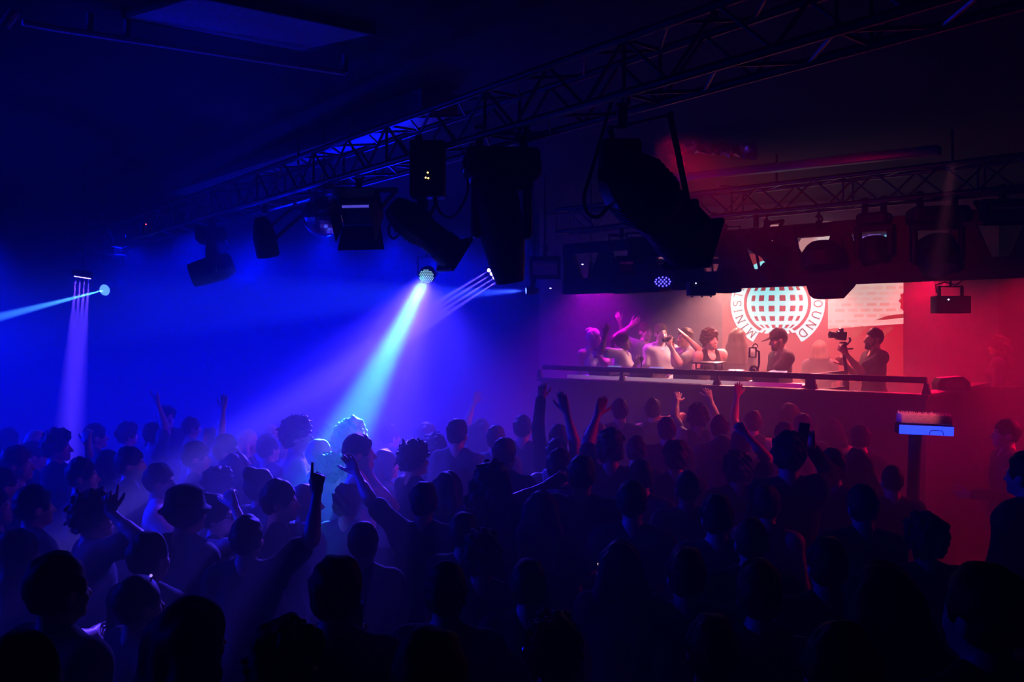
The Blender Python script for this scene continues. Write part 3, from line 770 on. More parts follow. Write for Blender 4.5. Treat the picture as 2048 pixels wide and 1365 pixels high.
p = T1(718); t = barn_light('black floodlight with open barn doors hanging on the long truss', p, at(718, 424, 6.5), Vector((-.10, -.75, -.55)), .30, .24, .14, open_=48, leaf=.8, side_open=2, edge=emit('painted_beam_glint', rgb(120, 110, 255), .8))  # reflector edge emits, painting in a glint of the beam
p = T1(530); t = par_can('small black par can hanging left of the mirror ball, angled down', p, at(530, 478, 7.8), Vector((.12, .3, -1)), .36, .105)
p = T1(425); t = moving_head('black moving head light tilted sideways on the far left part of the truss', p, .56, Vector((-.85, -.2, -.28)), .48, .15, ax=Vector((.25, -.95, 0)), base=(.46, .34, .16))
p = T1(225); mv_ctr = p - Vector((0, 0, .60)); mv_aim = (at(0, 634, 10.2) - mv_ctr).normalized()
t = moving_head('farthest black moving head on the long truss, firing the bright pale beam leftwards', p, .60, mv_aim, .50, .11, ax=Vector((.5, -.85, 0)), base=(.46, .34, .16), lensm=emit('beam_lens', rgb(130, 195, 255), 2.2))
tag(MB().ball(at(292, 449, 11.0), .010).build('standby_light', M_red), 'tiny red standby light glowing on the far truss', 'indicator light')
# mirror ball
t = thing('mirror_ball', 'faceted mirror ball hanging behind the floodlight with barn doors', 'mirror ball', at(645, 395, 7.6))
TL = Matrix.Translation(-Vector(t.location))
MB(TL).ball(at(648, 432, 7.6), .19, u=28, v=18).build('ball', mat('mirror_tile', (.75, .75, .8), .12, 1.0, scale=60), t, smooth=0)
MB(TL).cyl(at(648, 392, 7.6), Vector((*at(648, 392, 7.6).xy, CEIL)), .006).build('wire', M_black, t)
# --- LED wash with the strongest beam, LED bars and small beams
WASH = at(853, 553, 10.0); wash_to = at(704, 850, 6.75); WA = (wash_to - WASH).normalized()
M_led = emit('led_cyan', rgb(190, 245, 255), 2.8)
M_ledv = emit('led_violet', rgb(190, 170, 255), 6)
t = thing('led_wash_light', 'round LED wash light with a honeycomb of glowing cells throwing the strongest beam', 'stage light', WASH)
TL = Matrix.Translation(-WASH); R = rot_to(WA)
MB(TL).lathe([(0, -.16), (.07, -.16), (.098, -.10), (.10, -.02), (.092, 0), (0, 0)], WASH, R=R).build('head', M_black, t)
mb = MB(TL)
for q in range(-4, 5):
    for r_ in range(-4, 5):
        x, y = (q + r_ * .5) * .0225, r_ * .0195
        if x * x + y * y < .083 ** 2: mb.ball(WASH + WA * .003 + R.col[0] * x + R.col[1] * y, .0058, u=8, v=6)
mb.build('led_array', M_led, t)
yoke(t, WASH - WA * .08 + Vector((0, 0, .2)), WASH - WA * .08, horiz(WA), .115, w=.03)
MB(TL).cyl(WASH - WA * .08 + Vector((0, 0, .2)), Vector((WASH.x - WA.x * .08, WASH.y - WA.y * .08, CEIL)), .014).build('drop_pole', M_black, t)
def led_bar(label, a, b, aim, n=4):
    a, b, aim = Vector(a), Vector(b), Vector(aim).normalized(); t = thing('led_bar', label, 'stage light', (a + b) / 2); TL = Matrix.Translation(-Vector(t.location))
    d = (b - a); x = d.normalized(); y = aim.cross(x).normalized(); R = Matrix((x, y, aim)).transposed()
    MB(TL).box((a + b) / 2 - aim * .04, (d.length + .07, .07, .07), R, .01).build('housing', M_black, t); ps = []
    for i in range(n):
        p = a + d * (i / (n - 1)); ps.append(p); MB(TL).lathe([(.022, 0), (.02, .006), (0, .008)], p, R=R, n=12).build('lens', M_ledv, t)
    MB(TL).cyl((a + b) / 2 - aim * .04, Vector((*((a + b) / 2 - aim * .04).xy, CEIL)), .004).build('drop_pole', M_black, t)
    return ps
BAR1 = led_bar('short LED bar at far left with four glowing lenses shining straight down', at(152, 553, 9.4), at(178, 557, 9.4), Vector((-.03, -.1, -1)))
BAR2 = led_bar('LED bar half hidden behind the tall moving head, throwing four parallel violet rays', at(978, 541, 9.0), at(994, 563, 9.0), Vector((-2.35, 5.9, 1.45)) - at(986, 552, 9.0))
def pin(label, p, aim, col, r=.04):
    t = par_can(label, p + Vector((0, 0, .22)), p, aim, .18, r, name='pin_spot'); return t
PIN1, PIN2 = at(1052, 582, 10.4), at(1170, 575, 10.8)
PA1, PA2 = Vector((-1, -.25, -.05)), Vector((-.75, -.2, -.55))
for lab, P_, A_ in (('small pin spot sending a short pale blue ray left, beside the tall moving head', PIN1, PA1), ('small pin spot with a faint blue ray at the left end of the header', PIN2, PA2)):
    A_ = A_.normalized(); t = par_can(lab, P_ - A_ * .1 + Vector((0, 0, .2)), P_ - A_ * .07, A_, .16, .048, name='pin_spot'); TL = Matrix.Translation(-Vector(t.location))
    MB(TL).lathe([(.04, 0), (0, .004)], P_, R=rot_to(A_)).build('glowing_lens', emit('pin_lens', rgb(120, 150, 255), 3), t)
    MB(TL).cyl(Vector(t.location), Vector((*Vector(t.location).xy, CEIL)), .01).build('drop_pole', M_black, t)
# framed panel left of the stage
t = barn_light('flat floodlight panel with blue-tinted face, left of the DJ header', at(1090, 500, 10.2), at(1090, 536, 10.2), Vector((-.05, -.85, -.5)), .34, .24, .10, tubecol=mat('blue_tinted_glass', (.25, .28, .6), .3), open_=60, leaf=.12)
MB(Matrix.Translation(-Vector(t.location))).cyl(Vector(t.location), Vector((*Vector(t.location).xy, CEIL)), .012).build('drop_pole', M_black, t)
for x, y, Y in ((1165, 529, 11), (1101, 577, 11.5)): tag(MB().box(at(x, y, Y), (.025, .01, .012)).build('pilot_light', M_ind), {1165: 'tiny white pilot light above the pin spot beside the header', 1101: 'faint white pilot dot in the haze left of the header'}[x], 'indicator light')
# --- on the stage truss
def bar_down(t, p):
    MB(Matrix.Translation(-Vector(t.location))).cyl(p, Vector((p.x, p.y, 3.76)), .012).build('drop_pole', M_black, t)
t = barn_light('diamond-tilted floodlight at the left end of the stage truss', T2(1252), at(1252, 532, 9.9) , Vector((.1, -1, -.35)), .20, .18, .14, open_=15, leaf=.3); 
for px, lab in ((1296, 'wide flat wash light at the left end of the stage truss'), (1438, 'wide flat wash light in the middle of the stage truss, left of the barn-door spot')):
    p = T2(px); t = barn_light(lab, p, at(px, 515, p.y - .05), Vector((0, -.25, -1)), .46, .24, .22, open_=10, leaf=.15)
LEDP = at(1320, 563, 9.75); M_ledb = emit('led_blue', rgb(90, 80, 255), 7)
p = T2(1332); t = par_can('round par light with a cluster of blue glowing LEDs under the header', Vector((p.x, p.y, 3.5)), LEDP + Vector((.06, .12, .06)), Vector((-.25, -1, -.25)), .34, .145, leds=M_ledb, name='hanging_led_par'); bar_down(t, Vector((p.x, p.y, 3.5)))
p = T2(1402); t = thing('hanging_dimmer_box', 'black dimmer box with small feet hanging below the header', 'dimmer', p); TL = Matrix.Translation(-p)
MB(TL).box(at(1402, 577, 9.2), (.28, .2, .16), None, .012).build('housing', M_black, t)
for x in (1384, 1404, 1422): MB(TL).cyl(at(x, 590, 9.15), at(x, 595, 9.15), .012).build('foot', M_black, t)
MB(TL).ball(at(1392, 567, 9.08), .007).build('indicator', M_ind, t); MB(TL).cyl(at(1402, 565, 9.2), p, .015).build('drop_pole', M_black, t)
tag(sbox(MB(), u_at(1312), -.30, 2.93, .62, .30, .05).build('speaker_shelf', M_fascia), 'thin dark shelf jutting out under the header below the blue LED par', 'shelf')
def bucket(label, px, py, Y, r, Ln, aim):
    p = T2(px); t = par_can(label, Vector((p.x, p.y, 3.6)), at(px, py, Y), aim, Ln, r); bar_down(t, Vector((p.x, p.y, 3.6))); return t
bucket('black bucket-shaped lamp hanging between the dimmer box and the barn-door spot', 1456, 562, 9.2, .14, .26, Vector((0, -.1, -1)))
bucket('black bucket-shaped lamp hanging under the barn-door spot', 1541, 548, 9.0, .13, .22, Vector((.05, -.1, -1)))
p = T2(1520); t = profile_spot('black spotlight tilted down right, hung in front of the screen emblem', p, at(1528, 495, 8.9), at(1565, 525, 9.0) - at(1490, 462, 8.8), .46, .115)
t = bucket('broad domed lamp on the stage truss above the speaker in front of the emblem', 1645, 512, 8.6, .21, .26, Vector((0, -.1, -1)))
p = S(u_at(1655), .05, 2.93); t = thing('hanging_speaker', 'dark trapezoid speaker hung under the header in front of the screens', 'speaker', p); TL = Matrix.Translation(-p)
zz = 2.94
MB(TL).poly([at(1612, 570, 8.62), at(1698, 566, 8.45), at(1694, 572, 8.47), at(1672, 596, 8.52), at(1627, 598, 8.6), at(1618, 590, 8.62)], .22, SN).build('cabinet', M_fascia, t, smooth=0)
MB(TL).poly([at(1632, 588, 8.55), at(1668, 587, 8.47), at(1665, 594, 8.48), at(1634, 595, 8.55)], .01, -SN).build('grille', M_black, t, smooth=0)
p = T2(1755); t = moving_head('compact moving head between the domed lamp and the large moving head on the stage truss', p, .47, Vector((.0, -.2, -1)), .26, .14, ax=SE, base=(.30, .22, .12))
p = T2(1880); t = moving_head('large moving head with open yoke at the right of the stage truss', p, .56, Vector((.02, -.45, -.85)), .36, .185, ax=Vector((.98, -.2, 0)), base=(.50, .34, .15), lensm=mat('blue_lens', (.04, .04, .25), .1, spec=.8))
p = T2(2010); t = barn_light('dark flat floodlight at the far right of the stage truss', p, at(2012, 425, 7.5), Vector((-.1, -.9, -.3)), .34, .20, .14, open_=12, leaf=.2)
p = at(1902, 570, 8.6); t = thing('hanging_strobe_light', 'rectangular strobe hanging in a bracket over the right end of the stage', 'strobe', p); TL = Matrix.Translation(-p)
cc = at(1901, 610, 8.6)
MB(TL).box(cc, (.345, .14, .175), None, .006).build('housing', M_black, t)
MB(TL).box(cc - Vector((0, .072, 0)), (.30, .006, .13)).build('lens', mat('strobe_glass', (.06, .05, .05), .2, spec=.6), t)
mb = MB(TL)
for s in (-1, 1): mb.box(cc + Vector((s * .115, 0, .13)), (.03, .02, .12), None, .003)
mb.box(cc + Vector((0, 0, .185)), (.26, .02, .015), None, .003).build('bracket', M_black, t)
MB(TL).ball(cc + Vector((-.06, -.08, .05)), .008).build('indicator', M_ind, t)
MB(TL).tube([cc + Vector((-.14, 0, .12)), cc + Vector((-.15, 0, .2)), cc + Vector((-.05, 0, .23)), cc + Vector((.05, 0, .20)), cc + Vector((.16, 0, .27))], .008).build('cable', M_cable, t)
MB(TL).cyl(cc + Vector((0, 0, .185)), Vector((cc.x, cc.y, 3.75)), .012).build('drop_pole', M_black, t)
# small white sign piece with lettering seen under the wash light
t = thing('sign_plate', 'small white plate with dark letter strokes under the wash light', 'sign', at(1455, 543, 9.55)); TL = Matrix.Translation(-Vector(t.location))
q = lambda x, y, Y=9.55: at(x, y, Y)
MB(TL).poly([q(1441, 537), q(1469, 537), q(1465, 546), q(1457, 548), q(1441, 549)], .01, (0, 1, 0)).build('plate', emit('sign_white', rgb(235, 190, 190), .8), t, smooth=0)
mb = MB(TL)
for x in (1445, 1453): mb.poly([q(x, 536.5, 9.54), q(x + 3, 536.5, 9.54), q(x + 3, 541, 9.54), q(x, 541, 9.54)], .004, (0, -1, 0))
mb.poly([q(1444, 536.5, 9.54), q(1461, 536.5, 9.54), q(1461, 538, 9.54), q(1444, 538, 9.54)], .004, (0, -1, 0)).build('lettering', M_black, t, smooth=0)
# ------------------------------------------------------------------ screens on the stage wall
def Wpx(px):
    r = (px - HX) / F; return (WC.y * r - WC.x) / (WE.x - WE.y * r)
def wz(px, py):
    a = Wpx(px); return CAMZ - (py - HY) / F * (WC.y + WE.y * a)
def wp(px, py, d=0.0): return W(Wpx(px), d, wz(px, py))
def grad_emit(name, stops, axis, strength, lo, hi):
    m = bpy.data.materials.new(name); m.use_nodes = True; nt = m.node_tree; b = nt.nodes['Principled BSDF']
    tc = nt.nodes.new('ShaderNodeTexCoord'); sp = nt.nodes.new('ShaderNodeSeparateXYZ'); mr = nt.nodes.new('ShaderNodeMapRange'); cr = nt.nodes.new('ShaderNodeValToRGB')
    nt.links.new(tc.outputs['Object'], sp.inputs[0]); nt.links.new(sp.outputs[axis], mr.inputs['Value']); mr.inputs['From Min'].default_value = lo; mr.inputs['From Max'].default_value = hi
    nt.links.new(mr.outputs[0], cr.inputs['Fac'])
    for i, (p, c) in enumerate(stops):
        e = cr.color_ramp.elements[i] if i < 2 else cr.color_ramp.elements.new(p)
        e.position = p; e.color = (*c, 1)
    nt.links.new(cr.outputs['Color'], b.inputs['Emission Color']); b.inputs['Emission Strength'].default_value = strength; b.inputs['Base Color'].default_value = (.03, .03, .03, 1)
    return m
M_ring = emit('logo_cyan_white', rgb(165, 255, 255), 1.9)
M_pink = emit('logo_rose', rgb(235, 85, 90), .75)
M_letter = emit('letter_rose', rgb(200, 50, 60), .25)
t = thing('video_screen', 'video screen showing the round globe emblem with ring lettering behind the DJ', 'screen', W(0, 0, 2.87)); TLs = Matrix.Translation(-Vector(t.location))
MB(TLs).box(W(.03, .045, 2.60), (1.62, .05, 2.0), RW).build('display', M_pink, t, smooth=0)
LZ = wz(1556, 607)
def lp(x, z, d=-.004): return W(x, d + .02, LZ + z)
R1, R0, RG = .655, .470, .425
g0 = math.radians(31)
mb = MB(TLs); n = 72; prev = None
for i in range(n + 1):
    a = -PI / 2 - g0 - (2 * PI - 2 * g0) * i / n
    cur = (mb.bm.verts.new(lp(R0 * math.cos(a), R0 * math.sin(a))), mb.bm.verts.new(lp(R1 * math.cos(a), R1 * math.sin(a))))
    if prev: mb.bm.faces.new((prev[0], cur[0], cur[1], prev[1]))
    prev = cur
mb._fin(mb.bm.verts[:]); mb.build('emblem_ring', M_ring, t, smooth=0)
# globe with a grid of windows: tiles on a sphere seen straight on
mb = MB(TLs); st, hw = 21.0, 5.8
eds = [-90] + [v for k in range(6) for v in ((k - 2.5) * st - hw, (k - 2.5) * st + hw)] + [90]
sub = lambda a, b: [a + (b - a) * k / 3 for k in range(4)]
for i in range(13):
    for j in range(13):
        if i % 2 and j % 2: continue
        for la0, la1 in zip(sub(eds[j], eds[j + 1]), sub(eds[j], eds[j + 1])[1:]):
            for lo0, lo1 in zip(sub(eds[i], eds[i + 1]), sub(eds[i], eds[i + 1])[1:]):
                q = [(math.radians(a), math.radians(b)) for a, b in ((lo0, la0), (lo1, la0), (lo1, la1), (lo0, la1))]
                mb.bm.faces.new([mb.bm.verts.new(lp(RG * math.sin(a) * math.cos(b), RG * math.sin(b), -.004)) for a, b in q])
bmesh.ops.remove_doubles(mb.bm, verts=mb.bm.verts[:], dist=.0005)
for s in (-3, -1.8, -.6, .6, 1.8, 3):   # flared feet of the grille below the globe
    x0 = s * .075; mb.bm.faces.new([mb.bm.verts.new(lp(*q, -.003)) for q in ((x0 * .8 - .022, -.37), (x0 * .8 + .022, -.37), (x0 * 1.08 + .034, -.43), (x0 * 1.14, -.485 + abs(s) * .022), (x0 * 1.08 - .034, -.43))])
mb._fin(mb.bm.verts[:]); mb.build('emblem_globe', M_ring, t, smooth=0)
# ring lettering, drawn as serif strokes in a 0..1 box
GLYPH = {'M': [[(.08, 0), (.12, 1), (.5, .18), (.88, 1), (.92, 0)]], 'I': [[(.5, 0), (.5, 1)]], 'N': [[(.12, 0), (.12, 1), (.88, 0), (.88, 1)]],
         'S': [[(.85, .8), (.65, .98), (.35, .98), (.16, .78), (.3, .56), (.7, .44), (.86, .22), (.65, .02), (.33, .02), (.14, .2)]], 'T': [[(.05, 1), (.95, 1)], [(.5, 0), (.5, 1)]],
         'R': [[(.15, 0), (.15, 1), (.65, .98), (.85, .76), (.65, .52), (.15, .5)], [(.45, .5), (.9, 0)]], 'Y': [[(.05, 1), (.5, .48), (.95, 1)], [(.5, .48), (.5, 0)]],
         'O': [[(.5 + .42 * math.cos(k * PI / 10), .5 + .5 * math.sin(k * PI / 10)) for k in range(21)]], 'F': [[(.15, 0), (.15, 1), (.9, 1)], [(.15, .52), (.7, .52)]],
         'U': [[(.12, 1), (.12, .3), (.3, .03), (.7, .03), (.88, .3), (.88, 1)]], 'D': [[(.14, 0), (.14, 1), (.6, .97), (.9, .68), (.9, .32), (.6, .03), (.14, 0)]]}
SERIF = {'M': [(.08, 0), (.92, 0), (.12, 1), (.88, 1)], 'I': [(.5, 0), (.5, 1)], 'N': [(.12, 0), (.12, 1), (.88, 1)], 'T': [(.5, 0)], 'R': [(.15, 0), (.15, 1), (.9, 0)], 'Y': [(.5, 0), (.05, 1), (.95, 1)], 'F': [(.15, 0)], 'U': [(.12, 1), (.88, 1)], 'D': []}
H_, w_ = .112, .105
WID = {'M': 1.2, 'I': .6, 'N': 1.1, 'S': .9, 'T': .9, 'R': 1.0, 'Y': 1.0, 'O': 1.1, 'F': .9, 'U': 1.1, 'D': 1.1, ' ': .6}
slots = []; c = 31.0
for ch in 'MINISTRY': slots.append((ch, c + WID[ch] * 7.5)); c += WID[ch] * 15
c = 31.0
for ch in reversed('OF SOUND'): slots.append((ch, 360 - (c + WID[ch] * 7.5))); c += WID[ch] * 15
for ch, deg in slots:
    if ch == ' ': continue
    mb = MB(TLs)
    a = -PI / 2 - math.radians(deg); rm = (R0 + R1) / 2
    er = (math.cos(a), math.sin(a)); et = (math.sin(a), -math.cos(a)); ww = w_ * (.35 if ch == 'I' else 1)
    def P2(p):
        x, y = (p[0] - .5) * w_, (p[1] - .5) * H_
        return lp(er[0] * (rm + y) + et[0] * x, er[1] * (rm + y) + et[1] * x, -.010)
    def bar(p, q, th):
        dx, dy = (q[0] - p[0]) * w_, (q[1] - p[1]) * H_; L_ = math.hypot(dx, dy) or 1; nx, ny = -dy / L_ * th / w_, dx / L_ * th / H_
        e = .25 * th; ex, ey = dx / L_ * e / w_, dy / L_ * e / H_
        mb.bm.faces.new([mb.bm.verts.new(P2(v)) for v in ((p[0] + nx - ex, p[1] + ny - ey), (q[0] + nx + ex, q[1] + ny + ey), (q[0] - nx + ex, q[1] - ny + ey), (p[0] - nx - ex, p[1] - ny - ey))])
    for line in GLYPH[ch]:
        for p, q in zip(line, line[1:]): bar(p, q, .0085)
    for x, y in SERIF.get(ch, []): bar((x - .17, y), (x + .17, y), .005)
    mb._fin(mb.bm.verts[:]); mb.build('emblem_letter', M_letter, t, smooth=0)
# right screen: a pale brick building over an orange sky with dark trees
def brick_emit():
    m = bpy.data.materials.new('screen_bricks'); m.use_nodes = True; nt = m.node_tree; b = nt.nodes['Principled BSDF']
    tc = nt.nodes.new('ShaderNodeTexCoord'); mp = nt.nodes.new('ShaderNodeMapping'); br = nt.nodes.new('ShaderNodeTexBrick'); mp.inputs['Rotation'].default_value = (PI / 2, 0, 0); mp.inputs['Scale'].default_value = (3.2, 3.2, 3.2)
    br.inputs['Color1'].default_value = (*rgb(255, 178, 165), 1); br.inputs['Color2'].default_value = (*rgb(255, 205, 195), 1); br.inputs['Mortar'].default_value = (*rgb(255, 215, 205), 1)
    br.inputs['Mortar Size'].default_value = .06; br.inputs['Scale'].default_value = 1.0
    nt.links.new(tc.outputs['Object'], mp.inputs[0]); nt.links.new(mp.outputs[0], br.inputs['Vector']); nt.links.new(br.outputs['Color'], b.inputs['Emission Color']); b.inputs['Emission Strength'].default_value = 1.6; b.inputs['Base Color'].default_value = (.03, .03, .03, 1)
    return m
cx = (Wpx(1656) + Wpx(1807)) / 2; cw = Wpx(1807) - Wpx(1656)
t = thing('video_screen', 'right-hand video screen showing a pale brick facade over a red-orange scene', 'screen', W(cx, 0, 2.8)); TLs = Matrix.Translation(-Vector(t.location))
MB(TLs).box(W(cx, .045, 2.70), (cw, .05, 1.9), RW).build('display', emit('screen_orange', rgb(235, 60, 48), .8), t, smooth=0)
MB(TLs).poly([wp(1656, 540), wp(1807, 540), wp(1807, 586), wp(1800, 590), wp(1803, 597), wp(1797, 602), wp(1802, 608), wp(1800, 616), wp(1807, 622), wp(1807, 648), wp(1656, 658)]).build('facade_picture', brick_emit(), t, smooth=0)
MB(TLs).poly([wp(1752, 640, -.004), wp(1775, 632, -.004), wp(1807, 628, -.004), wp(1807, 636, -.004), wp(1770, 640, -.004)]).build('awning_picture', emit('screen_rust', rgb(235, 90, 60), .8), t, smooth=0)
for x0 in (1700, 1755): MB(TLs).poly([wp(x0, 668, -.003), wp(x0 + 24, 652, -.003), wp(x0 + 34, 656, -.003), wp(x0 + 10, 676, -.003)]).build('stripe_picture', emit('screen_light_red', rgb(255, 120, 95), .7), t, smooth=0)
# upper row of lit hexagon tiles seen through the header openings
t = thing('hexagon_light_panel', 'row of white, lilac and cyan hexagon light tiles glimpsed above the header', 'light panel', W(.6, -.02, 3.75)); TLs = Matrix.Translation(-Vector(t.location))
cols = [('hex_rose', rgb(255, 190, 190), 1.2), ('hex_white', rgb(255, 235, 235), 1.5), ('hex_lilac', rgb(190, 140, 255), 1.3), ('hex_cyan', rgb(150, 225, 255), 1.4)]
for px, py, c in ((1215, 548, 2), (1290, 548, 2), (1545, 468, 0), (1548, 500, 1), (1570, 515, 1), (1618, 490, 0), (1648, 482, 1), (1650, 462, 0), (1682, 500, 2), (1722, 492, 2), (1748, 488, 2), (1782, 488, 3)):
    a, z = Wpx(px), wz(px, py); r = .16
    MB(TLs).poly([W(a + r * math.cos(k * PI / 3), -.05, z + r * .9 * math.sin(k * PI / 3)) for k in range(6)], .02, WN).build('hexagon_tile', emit(*cols[c]), t, smooth=0)

# ------------------------------------------------------------------ DJ desk and gear
DU0, DU1, DZ = -.5, u_at(1585), 1.87
t = thing('dj_desk', 'long pale-topped DJ desk with a glowing front edge behind the railing', 'desk', S((DU0 + DU1) / 2, .6, .75)); TD = Matrix.Translation(-Vector(t.location)); RD = RS
M_desk = mat('desk_top', (.55, .5, .5), .4, scale=10)
sbox(MB(TD), (DU0 + DU1) / 2, .48, DZ - .02, DU1 - DU0, .46, .04, .006).build('worktop', M_desk, t)
sbox(MB(TD), (DU0 + DU1) / 2, .275, 1.30, DU1 - DU0, .03, 1.08, .004).build('front_panel', M_board, t)
for u in (DU0 + .06, (DU0 + DU1) / 2, DU1 - .06): sbox(MB(TD), u, .66, 1.29, .06, .06, 1.10, .004).build('leg', M_black, t)
strip = sbox(MB(Matrix.Identity(4)), (DU0 + DU1) / 2, .255, DZ - .005, DU1 - DU0, .012, .045, .003)
o = strip.build('light_strip', grad_emit('strip_glow', [(0, rgb(150, 90, 190)), (1, rgb(220, 30, 160)), (.38, rgb(235, 190, 200)), (.72, rgb(255, 205, 215)), (.85, rgb(225, 60, 170))], 0, .75, S(DU0, .25, 0).x, S(DU1, .25, 0).x), t)
o.location = -Vector(t.location)
def desk_thing(name, label, cat, u, v, group=None, rz=0): return thing(name, label, cat, S(u, v, DZ), SROT + rz, group)
M_gear = mat('gear_black', (.02, .02, .022), .4, spec=.5); M_silver = mat('gear_silver', (.55, .55, .57), .3, .8)
def player(u, label):
    t = desk_thing('media_player', label, 'DJ player', u, .49, 'media players on the DJ desk')
    MB().box((0, 0, .05), (.32, .40, .10), None, .012).build('case', M_gear, t)
    MB().lathe([(.105, 0), (.105, .012), (.10, .018), (.09, .014), (0, .014)], (0, -.06, .10), n=32).build('jog_wheel', M_silver, t)
    MB().box((0, .14, .115), (.20, .09, .012), Matrix.Rotation(.35, 3, 'X'), .003).build('display', emit('player_screen', rgb(150, 190, 255), .8), t)
    for k in (-.11, -.08): MB().cyl((k, -.15, .10), (k, -.15, .108), .018).build('button', M_silver, t)
    MB().box((.135, -.05, .106), (.014, .05, .012), None, .003).build('pitch_fader', M_silver, t)
ups = [uv(1215, .49), uv(1300, .49), uv(1460, .49), uv(1545, .49)]
for u, l in zip(ups, ('black media player on the DJ desk in front of the woman with the pale crop', 'black media player on the DJ desk in front of the dim dancers', 'black media player on the DJ desk left of the phone rig', 'black media player under the hands of the capped DJ')): player(u, l)
t = desk_thing('dj_mixer', 'black DJ mixer with rows of knobs in the middle of the desk', 'mixer', uv(1385, .49), .49)
MB().box((0, 0, .05), (.33, .38, .10), None, .012).build('case', M_gear, t)
for i in range(4):
    for j in range(5): MB().cyl((-.10 + i * .066, -.02 + j * .038, .10), (-.10 + i * .066, -.02 + j * .038, .118), .011, n=10).build('knob', M_silver, t)
    MB().box((-.10 + i * .066, -.12, .108), (.016, .024, .016), None, .003).build('fader', M_silver, t)
t = desk_thing('laptop_stand', 'dark raised tray stand on the desk before the curly-haired woman', 'stand', uv(1418, .50), .50)
MB().box((0, 0, .215), (.34, .24, .016), Matrix.Rotation(.05, 3, 'X'), .003).build('tray', M_gear, t)
for x in (-.13, .13):
    for y in (-.08, .08): MB().cyl((x, y, 0), (x, y, .21), .010, n=8).build('leg', M_gear, t)
t = desk_thing('phone_rig', 'dark desk stand holding a small framed phone above a ring grip', 'phone stand', uv(1508, .42), .42); t.scale = (1.5, 1.5, 1.5)
MB().lathe([(.05, 0), (.05, .012), (.012, .02), (.010, .05)]).build('base', M_gear, t)
MB().tube([(.03 * math.cos(k), 0, .09 + .036 * math.sin(k)) for k in np.linspace(0, 6.0, 20)], .010, closed=False).lathe([(.018, 0), (.018, .02)], (0, -.012, .09), (0, 1, 0)).build('ring_grip', M_gear, t)
MB().tube([(.028, 0, .10), (.042, 0, .15), (.040, 0, .24), (.02, 0, .245)], .008).build('arm', M_gear, t)
mb = MB()
for x, z, w, h in ((-.026, .232, .008, .075), (.026, .232, .008, .075), (0, .268, .06, .008), (0, .196, .06, .008)): mb.box((x - .01, 0, z), (w, .014, h), None, .002)
mb.tube([(.01 + .02 * math.cos(k), 0, .27 + .028 * math.sin(k)) for k in np.linspace(0, PI, 10)], .004).build('phone_frame', M_gear, t)
def tumbler(u, v, label, h=.13):
    t = desk_thing('drinking_glass', label, 'glass', u, v, 'glasses on the DJ desk')
    MB().lathe([(.028, 0), (.034, h), (.031, h), (.026, .008), (0, .008)], n=20).build('tumbler', glass('clear_glass'), t); MB().lathe([(.025, .01), (.029, h * .6), (0, h * .6)], n=20).build('drink', mat('pale_drink', (.7, .65, .6), .2), t)
tumbler(uv(1396, .34), .34, 'clear glass standing on the desk left of the raised tray', .15); tumbler(uv(1352, .36), .36, 'short clear glass on the desk beside the white cable', .10); tumbler(uv(1480, .36), .36, 'small clear glass on the desk left of the phone rig', .09)
t = desk_thing('desk_cable', 'pale loose cable arching over the front of the DJ desk', 'cable', uv(1350, .32), .32)
MB().tube([(-.16, 0, .0), (-.10, .02, .05), (0, .03, .085), (.08, .02, .06), (.12, 0, 0)], .007).build('cable', mat('white_cable', (.6, .58, .58), .5), t)
t = desk_thing('desk_cable', 'dark cable looping off the left end of the DJ desk', 'cable', uv(1240, .30), .30)
MB().tube([(-.12, -.03, .0), (-.05, -.05, .03), (.05, -.03, .05), (.13, 0, .03), (.2, .04, .0)], .008).build('cable', M_cable, t)
t = desk_thing('monitor_box', 'small dark box on the desk front below the left dancers', 'box', uv(1270, .30), .30)
MB().box((0, 0, .045), (.12, .08, .09), None, .008).build('case', M_gear, t); MB().box((0, -.042, .045), (.09, .006, .06), None, .002).build('grille', M_grey, t)
t = desk_thing('microphone', 'dark microphone on a short stand at the left of the desk', 'microphone', uv(1283, .55), .55)
MB().lathe([(.05, 0), (.05, .01), (.01, .016), (.008, .20)]).build('stand', M_gear, t); MB().ball((0, 0, .245), .028, (1, 1, 1.15)).build('head', M_gear, t); MB().cyl((0, 0, .19), (0, 0, .235), .014, .02).build('handle', M_gear, t)
# clutter on the right hand corner of the stage
t = thing('floor_monitor', 'low dark monitor wedge lying on the ledge at the right corner of the stage', 'speaker', S(4.0, .95, 1.85), SROT + .6)
MB().poly([(-.16, -.1, 0), (.16, -.1, 0), (.16, -.08, .08), (.10, -.06, .14), (-.12, -.06, .12), (-.16, -.08, .06)], .18, (0, 1, 0)).build('cabinet', M_black, t)
MB().poly([(-.1, -.101, .02), (.1, -.101, .02), (.08, -.085, .09), (-.08, -.085, .09)], .01, (0, -1, 0)).build('grille', M_grey, t)

# ------------------------------------------------------------------ lit bar sign standing in the crowd
b = at(1831, 860, 6.4)
t = thing('lit_sign', 'glowing blue strip sign with a frayed pink top, on a post above the crowd', 'sign', (b.x, b.y, 0)); rs = random.Random(3)
t.rotation_euler = (0, math.radians(2.0), -.10); z0 = b.z
MB().box((0, 0, z0 + .005), (.395, .10, .075), None, .008).build('light_box', M_black, t)
MB().box((0, -.052, z0 + .002), (.39, .008, .068), None, .002).build('blue_strip', emit('sign_blue', rgb(50, 80, 255), 2.6), t)
MB().tube([(.07 + .05 * math.cos(k) * (1.0 if abs(math.cos(k)) < .7 else 1), -.0575, z0 - .03 + .035 * min(1, math.sin(k) * 1.6)) for k in np.linspace(0, PI, 14)], .0025).build('arch_mark', M_black, t)
mb = MB()
top = []; n = 40
mb.box((0, 0, z0 + .085), (.37, .12, .07), None, .01)
